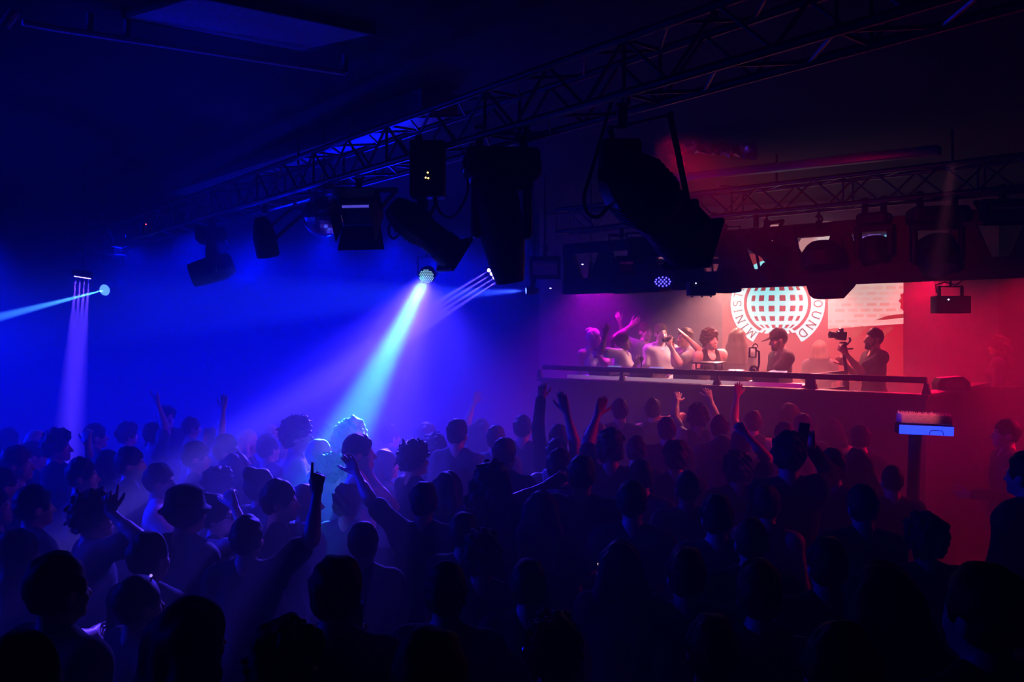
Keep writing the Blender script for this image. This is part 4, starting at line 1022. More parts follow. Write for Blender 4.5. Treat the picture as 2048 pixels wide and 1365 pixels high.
for i in range(160):
    x, y = rs.uniform(-.18, .18), rs.uniform(-.055, .055); mb.cyl((x, y, z0 + .10), (x + rs.uniform(-.012, .012), y + rs.uniform(-.01, .01), z0 + .122 + rs.uniform(-.004, .018)), .006, .002, n=5)
mb.build('frayed_top', mat('pink_bristle', (.85, .55, .55), .8, scale=80), t)
MB().box((0, 0, z0 + .045), (.37, .10, .012), None, .003).build('shelf', M_black, t)
MB().cyl((-.06, 0, 0), (-.06, 0, z0 - .03), .045).build('post', M_black, t)
MB().lathe([(.22, 0), (.22, .02), (.05, .04)], (-.06, 0, 0)).build('base', M_black, t)
# ------------------------------------------------------------------ the crowd
# px, py of the head top in the photo, head width in px, yaw (0 = back to viewer, 90 = facing right), sex, hair, hair colour, top, top colour, skin, label, extras
# extras: R / L = raised arm as (wrist px, wrist py, depth offset from the body, hand pose, pole)
CROWD = [
 # ---- far left and blue centre
 (35, 893, 52, 80, 'm', 'short', 'brown', 'tshirt', 'charcoal', 'mid', 'person facing right at the left edge with light catching the crown of the head', {}),
 (84, 862, 34, 60, 'm', 'short', 'blond', 'tshirt', 'grey', 'pale', 'distant person at far left, light on the face, behind the thick-haired man', {}),
 (115, 863, 50, 70, 'm', 'messy', 'dark', 'tshirt', 'black', 'mid', 'person with thick dark hair below the violet light bar, right arm half raised', {'R': (176, 888, .1, 'relaxed', (.6, -.2, -1))}),
 (70, 884, 38, 55, 'm', 'short', 'dark', 'long', 'black', 'mid', 'dark-haired person close behind the thick-haired man at far left', {}),
 (18, 935, 55, 40, 'm', 'short', 'dark', 'tshirt', 'black', 'mid', 'large dark head at the left edge under the man with the lit crown', {}),
 (168, 917, 51, 75, 'm', 'short', 'dark', 'tshirt', 'navy', 'mid', 'person with short dark hair facing right, faint light on cheek, before the round-haired one', {}),
 (212, 903, 38, 50, 'f', 'bob', 'dark', 'long', 'black', 'mid', 'person with a dark bob beside the one whose nose catches light', {}),
 (256, 895, 48, 80, 'm', 'short', 'dark', 'tshirt', 'black', 'mid', 'dark-haired person facing right with the tip of the nose lit', {}),
 (250, 848, 32, 50, 'f', 'messy', 'brown', 'tank', 'grey', 'pale', 'hazy distant person with lit shoulder left of the man in the dark crew neck', {}),
 (295, 846, 31, 40, 'm', 'short', 'brown', 'tshirt', 'grey', 'pale', 'hazy dancer raising one lit hand above the man in the dark crew neck', {'R': (315, 808, 's', 'horns', (1, 0, -.3))}),
 (333, 815, 31, 128, 'm', 'messy', 'dark', 'tshirt', 'black', 'pale', 'tall person in dark crew neck with fringe, face lit, turned towards the viewer', {}),
 (428, 858, 33, 60, 'f', 'bob', 'blond', 'tank', 'pale', 'pale', 'distant person with pale hair stretching one thin arm up, open hand', {'R': (449, 806, 's', 'open', (1, 0, -.2))}),
 (405, 884, 45, 75, 'm', 'short', 'dark', 'tshirt', 'black', 'mid', 'person facing right with light edging the face, left of the short-haired man', {}),
 (454, 870, 46, 65, 'm', 'crop', 'dark', 'long', 'navy', 'mid', 'short-haired man with his lit face turned right, just left of the blonde woman', {'head': (22, 0, 0)}),
 (462, 908, 50, 25, 'f', 'long', 'brown', 'long', 'navy', 'mid', 'person with long straight hair seen from behind under the short-haired man', {}),
 (489, 861, 34, 80, 'f', 'long', 'pale', 'tank', 'black', 'pale', 'blonde woman with long bright hair in profile facing right, dark top', {}),
 (318, 928, 52, 72, 'm', 'short', 'dark', 'tshirt', 'white', 'mid', 'man in a pale violet-lit t-shirt facing right, face edged by light', {'Y': 5.6, 'head': (10, 4, 0)}),
 (180, 985, 72, 55, 'm', 'curly', 'dark', 'tshirt', 'black', 'mid', 'person with big round hair making a finger gun beside the head', {'R': (219, 1024, -.1, 'gun', (.4, -.3, -1), (0, -1, .02), (.1, 0, 1))}),
 (65, 972, 56, 45, 'm', 'short', 'dark', 'tshirt', 'black', 'mid', 'dark silhouette head left of the round-haired finger-gun dancer', {}),
 (-6, 975, 55, 75, 'm', 'buzz', 'dark', 'tshirt', 'black', 'mid', 'face cut by the left edge of the photo, thin light on the profile', {}),
 (384, 968, 66, 35, 'm', 'short', 'dark', 'tshirt', 'black', 'mid', 'dark figure in a bucket hat in front of the man in the pale t-shirt', {'hat': 'bucket'}),
 (424, 936, 46, 50, 'm', 'curly', 'dark', 'long', 'black', 'mid', 'curly-haired person behind the bucket hat', {}),
 (448, 990, 44, 85, 'f', 'bun', 'dark', 'tank', 'black', 'pale', 'person in sunglasses holding a lit hand near the face, right of the bucket hat', {'shades': True, 'R': (468, 1012, -.12, 'grip', (.5, -.4, -1))}),
 (522, 937, 60, 40, 'f', 'bun', 'dark', 'tshirt', 'black', 'mid', 'rounded head with hair bun right of the long straight-haired person', {'Y': 5.3}),
 (541, 869, 38, 35, 'm', 'crop', 'dark', 'tshirt', 'navy', 'mid', 'man with cropped hair seen from behind, right of the blonde woman', {}),
 (542, 850, 31, 75, 'f', 'short', 'blond', 'tshirt', 'grey', 'pale', 'distant lit face just above the crop-haired man', {}),
 (572, 875, 33, 60, 'm', 'short', 'blond', 'tshirt', 'grey', 'pale', 'hazy pale head between the crop-haired and the tall curly man', {}),
 (595, 834, 48, 80, 'm', 'curly', 'dark', 'tshirt', 'grey', 'mid', 'tall curly-haired man facing right beside the bright beam, hand held to chest', {'Y': 6.6, 'R': (606, 948, -.12, 'grip', (.8, -.3, -1))}),
 (641, 880, 48, 45, 'f', 'short', 'pale', 'tank', 'pale', 'pale', 'person with short pale hair rimmed by light at the foot of the beam', {'Y': 6.3}),
 (706, 838, 58, 35, 'f', 'longcurly', 'pale', 'tshirt', 'white', 'pale', 'person whose blond wavy hair glows white where the beam lands', {'Y': 6.75}),
 (718, 869, 51, 82, 'm', 'short', 'dark', 'tank', 'white', 'mid', 'man in pale tank top with dark hair in right-facing profile under the beam', {'Y': 5.9, 'R': (742, 955, -.05, 'fist', (.6, -.4, -1))}),
 (662, 909, 42, 30, 'm', 'curly', 'dark', 'tank', 'pale', 'pale', 'small dark curly head in front of the pale short-haired person', {}),
 (560, 961, 74, 82, 'm', 'short', 'dark', 'tshirt', 'black', 'mid', 'near man in dark profile facing right, left of the pointing hand', {'Y': 4.75}),
 (600, 968, 56, 60, 'm', 'buzz', 'grey', 'tshirt', 'white', 'mid', 'head with a lit buzz cut just behind the near man in profile', {}),
 (695, 974, 58, 20, 'm', 'messy', 'dark', 'tshirt', 'navy', 'mid', 'blue-tinted head between the pointing arm and the reaching arm', {'Y': 5.35}),
 (728, 1044, 68, 10, 'm', 'crop', 'dark', 'tshirt', 'black', 'mid', 'dark head with flat crown below the reaching arm', {'Y': 4.3}),
 (495, 1031, 72, 8, 'm', 'crop', 'dark', 'tshirt', 'black', 'mid', 'near man with arm raised straight up, index finger pointing, black silhouette', {'Y': 4.15, 'R': (634, 985, .02, 'point', (1, -.5, 0), (0, 1, .02), (.03, 0, 1))}),
 (848, 965, 60, 5, 'm', 'short', 'dark', 'tshirt', 'black', 'mid', 'dark figure reaching a long arm up to the left across the beam', {'Y': 4.9, 'L': (712, 945, 's', 'relaxed', (0, -1, -.4), (0, -1, .1))}),
 (815, 884, 50, 60, 'm', 'curly', 'dark', 'long', 'black', 'mid', 'curly-headed man in dark top right of the tank-top man', {}),
 (876, 867, 46, 30, 'f', 'longcurly', 'dark', 'tshirt', 'charcoal', 'mid', 'person with long curly dark hair edged by pale light, right of the curly-headed man', {}),
 (918, 839, 38, 20, 'm', 'short', 'dark', 'tshirt', 'charcoal', 'mid', 'hazy dark head behind and right of the long curly hair', {}),
 (790, 850, 30, 50, 'm', 'short', 'brown', 'tshirt', 'grey', 'pale', 'hazy head right of the beam at the back of the crowd', {}),
 (845, 846, 30, 50, 'f', 'long', 'brown', 'tshirt', 'grey', 'pale', 'faint long-haired head in the violet haze right of the beam', {}),
 (760, 902, 42, 70, 'f', 'bob', 'brown', 'tank', 'grey', 'pale', 'bob-haired person partly behind the tank-top man, hand raised at chest', {}),
 (385, 835, 29, 60, 'm', 'short', 'brown', 'tshirt', 'grey', 'pale', 'hazy distant head right of the tall man in crew neck', {}),
 (205, 848, 30, 60, 'm', 'short', 'dark', 'tshirt', 'charcoal', 'mid', 'faint distant head in the blue haze behind the raised half-open hand', {}),
 (20, 858, 31, 60, 'f', 'long', 'dark', 'tshirt', 'charcoal', 'mid', 'faint distant long-haired head at the far left edge', {}),
 (655, 850, 33, 50, 'm', 'short', 'brown', 'tshirt', 'grey', 'pale', 'pale silhouette dissolved in the foot of the beam', {}),
 # ---- middle, violet
 (972, 924, 84, 12, 'f', 'longcurly', 'dark', 'tshirt', 'black', 'mid', 'broad mass of long dark hair in the violet middle of the crowd', {}),
 (1014, 877, 43, 20, 'm', 'short', 'dark', 'tshirt', 'black', 'mid', 'dark head above and right of the broad mass of hair', {}),
 (912, 946, 46, 30, 'f', 'bob', 'dark', 'tank', 'black', 'pale', 'bob-haired person with a lit shoulder edge, left of the broad mass of hair', {}),
 (932, 1026, 50, 15, 'm', 'short', 'dark', 'tshirt', 'black', 'mid', 'dark head with thin violet rim below the broad mass of hair', {}),
 (963, 1064, 70, 10, 'm', 'curly', 'dark', 'tshirt', 'black', 'mid', 'near curly dark head in the shadow below the violet-rimmed head', {}),
 (906, 1127, 66, 10, 'm', 'short', 'dark', 'tshirt', 'black', 'mid', 'near dark head in deep shadow left of the curly one', {}),
 (962, 838, 33, 20, 'f', 'long', 'brown', 'tank', 'charcoal', 'pale', 'dancer with a thin pink-lit raised arm in the violet haze', {'L': (948, 806, 's', 'open', (-1, 0, 0))}),
 (985, 852, 34, 20, 'm', 'short', 'brown', 'tshirt', 'charcoal', 'mid', 'hazy head right of the thin pink-lit arm', {}),
 (1045, 832, 34, 20, 'm', 'short', 'dark', 'tshirt', 'black', 'mid', 'hazy head with pink-lit ear left of the first raised hand', {}),
 (1118, 850, 36, 15, 'm', 'short', 'dark', 'long', 'black', 'mid', 'person raising a bent dark arm highest at the left end of the stage', {'L': (1082, 785, 's', 'relaxed', (-.3, 0, -1))}),
 (1108, 878, 46, 10, 'f', 'short', 'dark', 'tank', 'pale', 'mid', 'dancer in pale strapped top lifting a dark arm with spread fingers', {'R': (1130, 806, 's', 'flat', (.5, 0, -1))}),
 (1128, 900, 44, 20, 'm', 'short', 'dark', 'tshirt', 'navy', 'mid', 'dark head in front of the dancer with the spread fingers', {}),
 (1216, 864, 56, 10, 'm', 'messy', 'dark', 'tshirt', 'black', 'mid', 'person holding a flat hand straight up, below the left of the DJ desk', {'L': (1196, 828, 's', 'flat', (-.6, 0, -.4))}),
 (1163, 912, 52, 12, 'm', 'short', 'dark', 'tshirt', 'black', 'mid', 'dark figure with a cupped hand raised beside the head, middle of the crowd', {'L': (1095, 970, .05, 'relaxed', (-1, 0, -.6))}),
 (1085, 985, 52, 10, 'f', 'long', 'dark', 'tshirt', 'black', 'mid', 'dark long-haired head under the cupped hand', {}),
 (1195, 846, 36, 15, 'f', 'bob', 'brown', 'tshirt', 'charcoal', 'pale', 'head with a pink-lit cheek behind the straight-up flat hand', {'head': (60, 0, 0)}),
 # ---- red side, front rows
 (1240, 798, 33, 5, 'm', 'short', 'dark', 'tshirt', 'black', 'mid', 'plain dark head in front of the left of the stage wall', {}),
 (1307, 798, 37, 20, 'f', 'bun', 'dark', 'tank', 'black', 'pale', 'dancer with bun and a lit hand at the side of the face, front row', {'R': (1328, 838, .0, 'relaxed', (1, 0, -.6))}),
 (1396, 808, 38, 10, 'm', 'curly', 'dark', 'tank', 'black', 'mid', 'curly dancer in the front row with both arms up, fingers spread', {'L': (1354, 803, 's', 'open', (-1, 0, -.3)), 'R': (1420, 798, 's', 'open', (1, 0, -.3))}),
 (1514, 822, 35, 15, 'f', 'short', 'brown', 'tank', 'charcoal', 'pale', 'front-row dancer reaching one pink-lit arm towards the phone rig', {'L': (1474, 792, 's', 'open', (-.5, 0, -1))}),
 (1580, 808, 37, 10, 'f', 'long', 'brown', 'tshirt', 'black', 'pale', 'long-haired person with a glowing rim of hair under the DJ', {}),
 (1610, 828, 32, 10, 'm', 'short', 'dark', 'tshirt', 'black', 'mid', 'short-haired person right of the glowing-rimmed long hair', {}),
 (1355, 886, 42, 12, 'm', 'messy', 'dark', 'tshirt', 'black', 'mid', 'messy-haired head below the curly dancer with both arms up', {}),
 (1275, 874, 36, 10, 'm', 'short', 'dark', 'tshirt', 'black', 'mid', 'dark head between the flat raised hand and the messy-haired head', {}),
 (1292, 920, 46, 12, 'm', 'short', 'dark', 'tshirt', 'navy', 'mid', 'dark head with sloping shoulders in front of the bun dancer', {}),
 (1370, 941, 42, 8, 'm', 'buzz', 'brown', 'long', 'charcoal', 'mid', 'buzz-cut head with a pale arc of light on the crown', {}),
 (1452, 872, 36, 8, 'f', 'bob', 'dark', 'tshirt', 'black', 'mid', 'bob-haired head left of the crossing forearms', {}),
 (1482, 859, 37, 15, 'm', 'short', 'dark', 'tshirt', 'black', 'mid', 'dark head right of the crossing forearms below the phone rig', {}),
 (1470, 904, 44, 10, 'm', 'curly', 'dark', 'tshirt', 'black', 'mid', 'curly head and broad shoulders in the red crowd, fist lifted', {'R': (1492, 868, .05, 'fist', (.8, 0, -.6))}),
 (1590, 872, 58, 5, 'm', 'messy', 'dark', 'long', 'black', 'mid', 'big broad dark man with tousled hair, phone lifted in right hand', {'R': (1624, 900, .1, 'grip', (.15, -.3, -1), (-1, 0, .1), (0, .1, 1))}),
 (1525, 970, 46, 30, 'f', 'bun', 'dark', 'tank', 'black', 'mid', 'dark head with a glinting earring left of the big broad man', {}),
 (1421, 990, 48, 10, 'm', 'short', 'dark', 'tshirt', 'black', 'mid', 'dark head under the curly one in the red crowd', {}),
 (1258, 962, 52, 15, 'm', 'crop', 'dark', 'tshirt', 'black', 'mid', 'crop-haired dark head right of the small lit phone', {}),
 (1668, 898, 45, 10, 'm', 'short', 'dark', 'tshirt', 'black', 'mid', 'left of two close dark heads right of the big broad man', {}),
 (1714, 900, 44, 10, 'f', 'long', 'dark', 'tshirt', 'black', 'mid', 'right of two close dark heads right of the big broad man', {}),
 (1771, 930, 38, 5, 'm', 'buzz', 'dark', 'tshirt', 'black', 'mid', 'small round head with faint red rim under the lit blue sign', {}),
 (1730, 970, 54, 5, 'm', 'short', 'dark', 'tshirt', 'black', 'mid', 'near dark head below the two close heads', {}),
 (1846, 1030, 72, 5, 'm', 'curly', 'dark', 'tshirt', 'black', 'mid', 'near curly head in the dark below the lit blue sign', {}),
 (2012, 838, 46, -75, 'm', 'crop', 'dark', 'long', 'charcoal', 'mid', 'tall person at the right edge facing left, arm lowered forward', {'L': (1945, 990, -.1, 'relaxed', (.3, -.6, -1))}),
 (2052, 905, 70, -30, 'm', 'short', 'dark', 'hoodie', 'black', 'mid', 'dark bulky figure cut by the right edge of the photo', {}),
 (1560, 845, 34, 10, 'm', 'short', 'dark', 'tshirt', 'charcoal', 'mid', 'head half hidden above the big broad man', {}),
 (1650, 838, 33, 12, 'f', 'bob', 'dark', 'tank', 'charcoal', 'mid', 'bob-haired head in the front row beneath the back-turned stage guest', {}),
 (1720, 850, 33, 5, 'm', 'short', 'dark', 'tshirt', 'black', 'mid', 'dim head in the front row left of the lit blue sign', {}),
 (1340, 835, 34, 10, 'm', 'short', 'dark', 'tshirt', 'black', 'mid', 'dim head between the bun dancer and the curly dancer', {}),
 (1435, 832, 34, 10, 'm', 'short', 'dark', 'tshirt', 'charcoal', 'mid', 'dim head right of the curly dancer with both arms up', {}),
 # ---- near, in the dark
 (130, 1108, 98, 30, 'm', 'short', 'dark', 'tshirt', 'black', 'mid', 'near dark head at left, below the finger-gun hand', {}),
 (310, 1065, 70, 25, 'm', 'short', 'dark', 'tshirt', 'black', 'mid', 'rounded black head in front of the bucket hat', {}),
 (265, 1152, 86, 40, 'm', 'crop', 'dark', 'tshirt', 'black', 'mid', 'near black head with a faint red ear beside the small light point', {}),
 (398, 1203, 86, 35, 'f', 'bob', 'dark', 'tshirt', 'charcoal', 'pale', 'nearest person at lower left with a blue rim on the hair and pale shoulder', {}),
 (684, 1114, 92, 10, 'm', 'short', 'dark', 'tshirt', 'black', 'mid', 'near black head holding a glass below the flat-crowned one', {'R': (752, 1300, .15, 'grip', (1, -.3, -.6))}),
 (40, 1062, 74, 35, 'f', 'long', 'dark', 'tshirt', 'black', 'mid', 'long-haired dark figure near the left edge below the silhouettes', {}),
 (850, 1262, 100, 5, 'm', 'short', 'dark', 'tshirt', 'black', 'mid', 'very near black head at the bottom middle, right of the glass', {}),
 (1120, 1232, 112, 5, 'm', 'curly', 'dark', 'tshirt', 'black', 'mid', 'very near curly black head at the bottom centre', {}),
 (1254, 1086, 62, 5, 'f', 'bob', 'dark', 'tshirt', 'black', 'mid', 'bob-haired dark figure lifting a small glowing phone', {'L': (1196, 1186, .1, 'grip', (-.6, -.3, -1))}),
 (1045, 1120, 66, 10, 'm', 'short', 'dark', 'tshirt', 'black', 'mid', 'shadowed head with a thin red shoulder edge left of the glowing phone', {}),
 (1360, 1096, 62, 5, 'm', 'short', 'dark', 'tshirt', 'black', 'mid', 'shadowed head right of the bob-haired phone holder', {}),
 (1490, 1035, 56, 10, 'm', 'buzz', 'dark', 'tshirt', 'black', 'mid', 'shadowed round head with a thin violet arc, below the earring wearer', {}),
 (1520, 1120, 66, 15, 'f', 'bun', 'dark', 'tank', 'black', 'mid', 'shadowed person wearing a golden hoop earring', {}),
 (1640, 1075, 64, 5, 'm', 'short', 'dark', 'tshirt', 'black', 'mid', 'shadowed head below the big broad man', {}),
 (1750, 1130, 76, 5, 'f', 'long', 'dark', 'tshirt', 'black', 'mid', 'shadowed long-haired head left of the near curly head', {}),
 (1955, 1130, 84, -20, 'm', 'short', 'dark', 'tshirt', 'black', 'mid', 'shadowed head at the lower right beneath the tall person facing left', {}),
 (1420, 1230, 96, 5, 'm', 'short', 'dark', 'tshirt', 'black', 'mid', 'very near shadowed head at the bottom, right of the curly one', {}),
 (1680, 1250, 98, 0, 'm', 'short', 'dark', 'hoodie', 'black', 'mid', 'very near shadowed hooded figure at the lower right', {}),
 (560, 1255, 96, 10, 'm', 'messy', 'dark', 'tshirt', 'black', 'mid', 'very near black messy-haired head left of the glass', {}),
 (60, 1265, 110, 20, 'm', 'short', 'dark', 'tshirt', 'black', 'mid', 'very near black head in the bottom left corner', {}),
]
# ---- settle depths: apparent head size and a plausible height both pull on Y; neighbours then push each other apart along their own sight lines
rs = random.Random(11); PPL = []
for i, r in enumerate(CROWD):
    px, py, w, sex = r[0], r[1], r[2], r[4]
    extra = {'afro': .06, 'curly': .022, 'longcurly': .022, 'bun': .012}.get(r[5], .008) + (.02 if 'hat' in r[11] else 0)
    wm = .172 + {'curly': .03, 'longcurly': .05, 'long': .02, 'bob': .02, 'messy': .015}.get(r[5], 0) + .045 * abs(math.sin(math.radians(r[3])))
    Yw = F * wm / w; hm = 1.77 if sex == 'm' else 1.68; t = (py - HY) / F
    Yh = (CAMZ - hm) / t; kw_ = .65 if py > 1000 else .4; Y = kw_ * Yw + (1 - kw_) * Yh
    if 'Y' in r[11]: Y = r[11]['Y']
    PPL.append([px, py, Y, t, extra, hm, px, 'Y' in r[11]])
def ylim(p): return (CAMZ - 1.96) / p[3], (CAMZ - (1.50 if p[1] > 1000 else 1.54)) / p[3]
def stage_max(px):
    r = (px - HX) / F; d = (SO.y - SO.x * 0) ; den = 1 * SE.x - 0
    # sight line X = rY against the stage front line, keeping .35 m clear
    k = SE.y / SE.x; y = (SO.y - k * SO.x) / (1 - k * r) if px > 1060 else 13.6
    return y - .40
for it in range(600):
    for a in range(len(PPL)):
        A = PPL[a]; ax = (A[0] - HX) / F * A[2]
        for b in range(a + 1, len(PPL)):
            B = PPL[b]
            if abs(A[2] - B[2]) > .6: continue
            bx = (B[0] - HX) / F * B[2]; dx, dy = ax - bx, A[2] - B[2]; d = math.hypot(dx / .54, dy / .42)
            if d < 1:
                push = .02 if dy >= 0 else -.02; A[2] += push * (not A[7]); B[2] -= push * (not B[7])
                sx = 1.0 if dx >= 0 else -1.0
                for q, sg in ((A, sx), (B, -sx)):
                    if not q[7]: q[0] = min(max(q[0] + sg, q[6] - 13), q[6] + 13)
    for p in PPL:
        if p[7]: continue
        lo, hi = ylim(p); p[2] = min(max(p[2], lo), min(hi, stage_max(p[0])))
WRIST = {}
def place(px, py, Y, yaw, H, label, z0=0.0, arms=None, **kw):
    loc = Vector(((px - HX) / F * Y, Y, z0)); s = H / 1.75
    Rz = Matrix.Rotation(math.radians(yaw), 3, 'Z')       # world -> local
    args = {}
    for side in ('R', 'L'):
        a = (arms or {}).get(side)
        if a is None: args[side] = 'down'; continue
        if isinstance(a, str): args[side] = a; continue
        wx, wy, dY, hpz, pole = a[:5]
        if dY == 's':      # nearly straight arm: find how far the hand leans away
            Sw = loc + Rz.inverted() @ (Vector(((.16 if side == 'R' else -.16), 0, 1.45)) * s); dY = 0.0
            for k in range(60):
                if (at(wx, wy, Y + dY) - Sw).length > .525 * s: break
                dY += .01
        if dY == 's-':
            Sw = loc + Rz.inverted() @ (Vector(((.16 if side == 'R' else -.16), 0, 1.40)) * s); dY = 0.0
            for k in range(60):
                if (at(wx, wy, Y + dY) - Sw).length > .525 * s: break
                dY -= .01
        wpt = at(wx, wy, Y + dY); l = Rz @ (wpt - loc) / s
        pl = Rz @ Vector(pole)
        palm = Rz @ Vector(a[5]) if len(a) > 5 else Rz @ Vector((0, 1, .02))
        dct = dict(w=np.round(np.array(l), 3), pole=np.round(np.array(pl), 3), hand=hpz, palm=np.round(np.array(palm), 3))
        if len(a) > 6: dct['dir'] = np.round(np.array(Rz @ Vector(a[6])), 3)
        args[side] = dct
    o = make_person(label, loc, H, yaw, R=args['R'], L=args['L'], **kw)
    for side, sg in (('R', 1), ('L', -1)):
        Sh, E, Wr, _ = arm_joints(sg, args[side]); inv = Rz.inverted(); WRIST[label, side] = (loc + inv @ (Vector(Wr) * s), inv @ Vector(unit(Wr - E)))
    return o
for i, r in enumerate(CROWD):
    px, py, w, yaw, sex, hair, hcol, top, tcol, tone, label, ex = r; px, Y = PPL[i][0], PPL[i][2]
    H = CAMZ - (py - HY) / F * Y - PPL[i][4]
    ex = dict(ex); ex.pop('Y', None); arms = {k: ex.pop(k) for k in ('R', 'L') if k in ex}
    if not arms and rs.random() < .2: arms = {'R': 'bent', 'L': 'bent'}
    place(px, py, Y, yaw, H, label, arms=arms, sex=sex, hair=('under' if ex.get('hat') else hair), hcol=hcol, top=top, tcol=tcol, tone=tone, lcol=rs.choice(['black', 'navy', 'charcoal']), seed=i, **ex)

# ------------------------------------------------------------------ people on the stage (floor at .75 m)
def stage_person(px, py, Y, yaw, label, arms=None, **kw):
    H = CAMZ - (py - HY) / F * Y - .75 - kw.pop('ex', .01)
    return place(px, py, Y, yaw, H, label, .75, arms, **kw)
stage_person(1561, 655, 10.22, -98, 'DJ in a dark cap and beard leaning over the decks in dark t-shirt', {'L': (1508, 754, -.30, 'relaxed', (.6, -.5, -1)), 'R': (1520, 752, .1, 'relaxed', (.3, .6, -1))}, hair='under', hcol='brown', hat='cap', hatcol='charcoal', beard=True, tcol='charcoal', tone='pale', head=(8, 14, 0), ex=.02)
stage_person(1748, 655, 9.95, -92, 'cameraman in dark clothes holding up a gimbal camera at the right of the stage', {'L': (1692, 708, -.12, 'grip', (.5, -.2, -1)), 'R': (1690, 728, .05, 'grip', (.5, .2, -1))}, hair='buzz', tcol='black', tone='mid', beard=True)
stage_person(1640, 681, 11.25, 25, 'person with rim-lit hair seen from behind, between the DJ and the cameraman', {}, sex='f', hair='bob', hcol='brown', top='tshirt', tcol='charcoal', tone='mid')
stage_person(1476, 657, 11.3, 25, 'long-haired person standing hazy in front of the emblem left of the DJ', {}, sex='f', hair='long', hcol='brown', top='long', tcol='charcoal', tone='mid')
stage_person(1421, 657, 10.85, 172, 'smiling woman with big curls in dark top stretching her arm to the left', {'L': (1374, 676, 's-', 'flat', (0, .2, -1), (0, .3, -1))}, sex='f', hair='curly', hcol='brown', top='tank', tcol='black', tone='pale', head=(-20, 0, 6), ex=.03)
stage_person(1370, 656, 11.3, -110, 'hazy person aiming a small camera beside the outstretched arm', {'R': (1344, 690, -.1, 'grip', (-.2, -.6, -1)), 'L': (1340, 692, -.25, 'grip', (-.2, -.6, -1))}, hair='short', hcol='brown', top='tshirt', tcol='grey', tone='pale')
stage_person(1188, 658, 11.9, 170, 'woman with lit pinned-up hair and white top holding a drink on the stage', {'L': (1197, 714, -.28, 'grip', (.4, -.2, -1))}, sex='f', hair='bun', hcol='pale', top='tank', tcol='white', tone='pale', head=(-40, 0, 0))
stage_person(1246, 664, 11.6, 112, 'woman in pale top with one bare arm raised at the left of the desk', {'R': (1211, 668, -.25, 'relaxed', (-.5, 0, -1)), 'L': (1272, 728, -.2, 'relaxed', (.2, -.3, -1))}, sex='f', hair='pony', hcol='brown', top='tshirt', tcol='pale', tone='mid')
stage_person(1290, 645, 12.4, 150, 'far hazy dancer with one arm stretched high at the back of the stage', {'R': (1262, 652, .0, 'open', (-1, 0, -.3))}, hair='short', hcol='brown', top='tshirt', tcol='grey', tone='pale')
stage_person(1322, 648, 12.0, 170, 'far hazy person behind the desk between the dancer and the camera holder', {}, hair='short', hcol='brown', top='tshirt', tcol='pale', tone='pale')
stage_person(1232, 668, 12.7, 150, 'far hazy dancer behind the women with a bent arm thrown up', {'L': (1238, 640, -.1, 'relaxed', (1, 0, -.2))}, sex='f', hair='long', hcol='brown', top='tank', tcol='grey', tone='pale')
place(1996, 676, 10.85, -60, 1.63, 'dim red-lit person with curly hair standing against the wall at far right', .75, {}, sex='f', hair='longcurly', hcol='brown', top='long', tcol='charcoal', tone='mid')

# ------------------------------------------------------------------ things in hands
def wr(lab, side): return next(v for k, v in WRIST.items() if k[0].startswith(lab) and k[1] == side)
M_case = mat('phone_case', (.02, .02, .025), .3, spec=.6)
def phone(lab, side, label, scr, rot):
    p, d = wr(lab, side); c = p + d * .11 + Vector((0, 0, .03)); t = thing('phone', label, 'phone', c); t.rotation_euler = rot
    MB().box((0, 0, 0), (.072, .009, .148), None, .004).build('case', M_case, t); MB().box((0, -.0055, 0), (.064, .002, .136), None, .0008).build('screen', scr, t); MB().box((0, .0052, .05), (.02, .002, .02), None, .0008).build('lens', M_lens, t)
phone('bob-haired dark figure lifting', 'L', 'small phone with white lit screen in the dark middle of the crowd', emit('phone_white', rgb(255, 220, 225), 1.0), (.5, -.45, .3))
phone('big broad dark man', 'R', 'dark phone held up by the big broad man', mat('phone_dark', (.02, .01, .015), .15), (.1, .1, .1))
phone('dark figure with a cupped hand', 'R', 'small blue-lit phone held low beside the crop-haired head', emit('phone_blue', rgb(70, 60, 220), .7), (.6, .2, .2))
p, d = wr('woman with lit pinned-up', 'L'); t = thing('drink_can', 'dark can held by the woman with the pinned-up hair', 'can', p + d * .08 + Vector((0, 0, -.02)))
MB().lathe([(.024, 0), (.029, .012), (.029, .12), (.022, .134), (0, .132)], (0, 0, -.05)).build('can', M_case, t); MB().lathe([(.0295, .02), (.0295, .10), (.0285, .10)], (0, 0, -.05)).build('band', M_silver, t)
p, d = wr('near black head holding', 'R'); t = thing('drinking_glass', 'tall glass with blue glints held low at the bottom of the crowd', 'glass', p + d * .10)
MB().lathe([(.030, 0), (.038, .15), (.035, .15), (.027, .008), (0, .008)], (0, 0, -.04), n=24).build('tumbler', glass('clear_glass'), t); MB().lathe([(.026, .01), (.032, .09), (0, .09)], (0, 0, -.04)).build('drink', mat('pale_drink', (.7, .65, .6), .2), t)
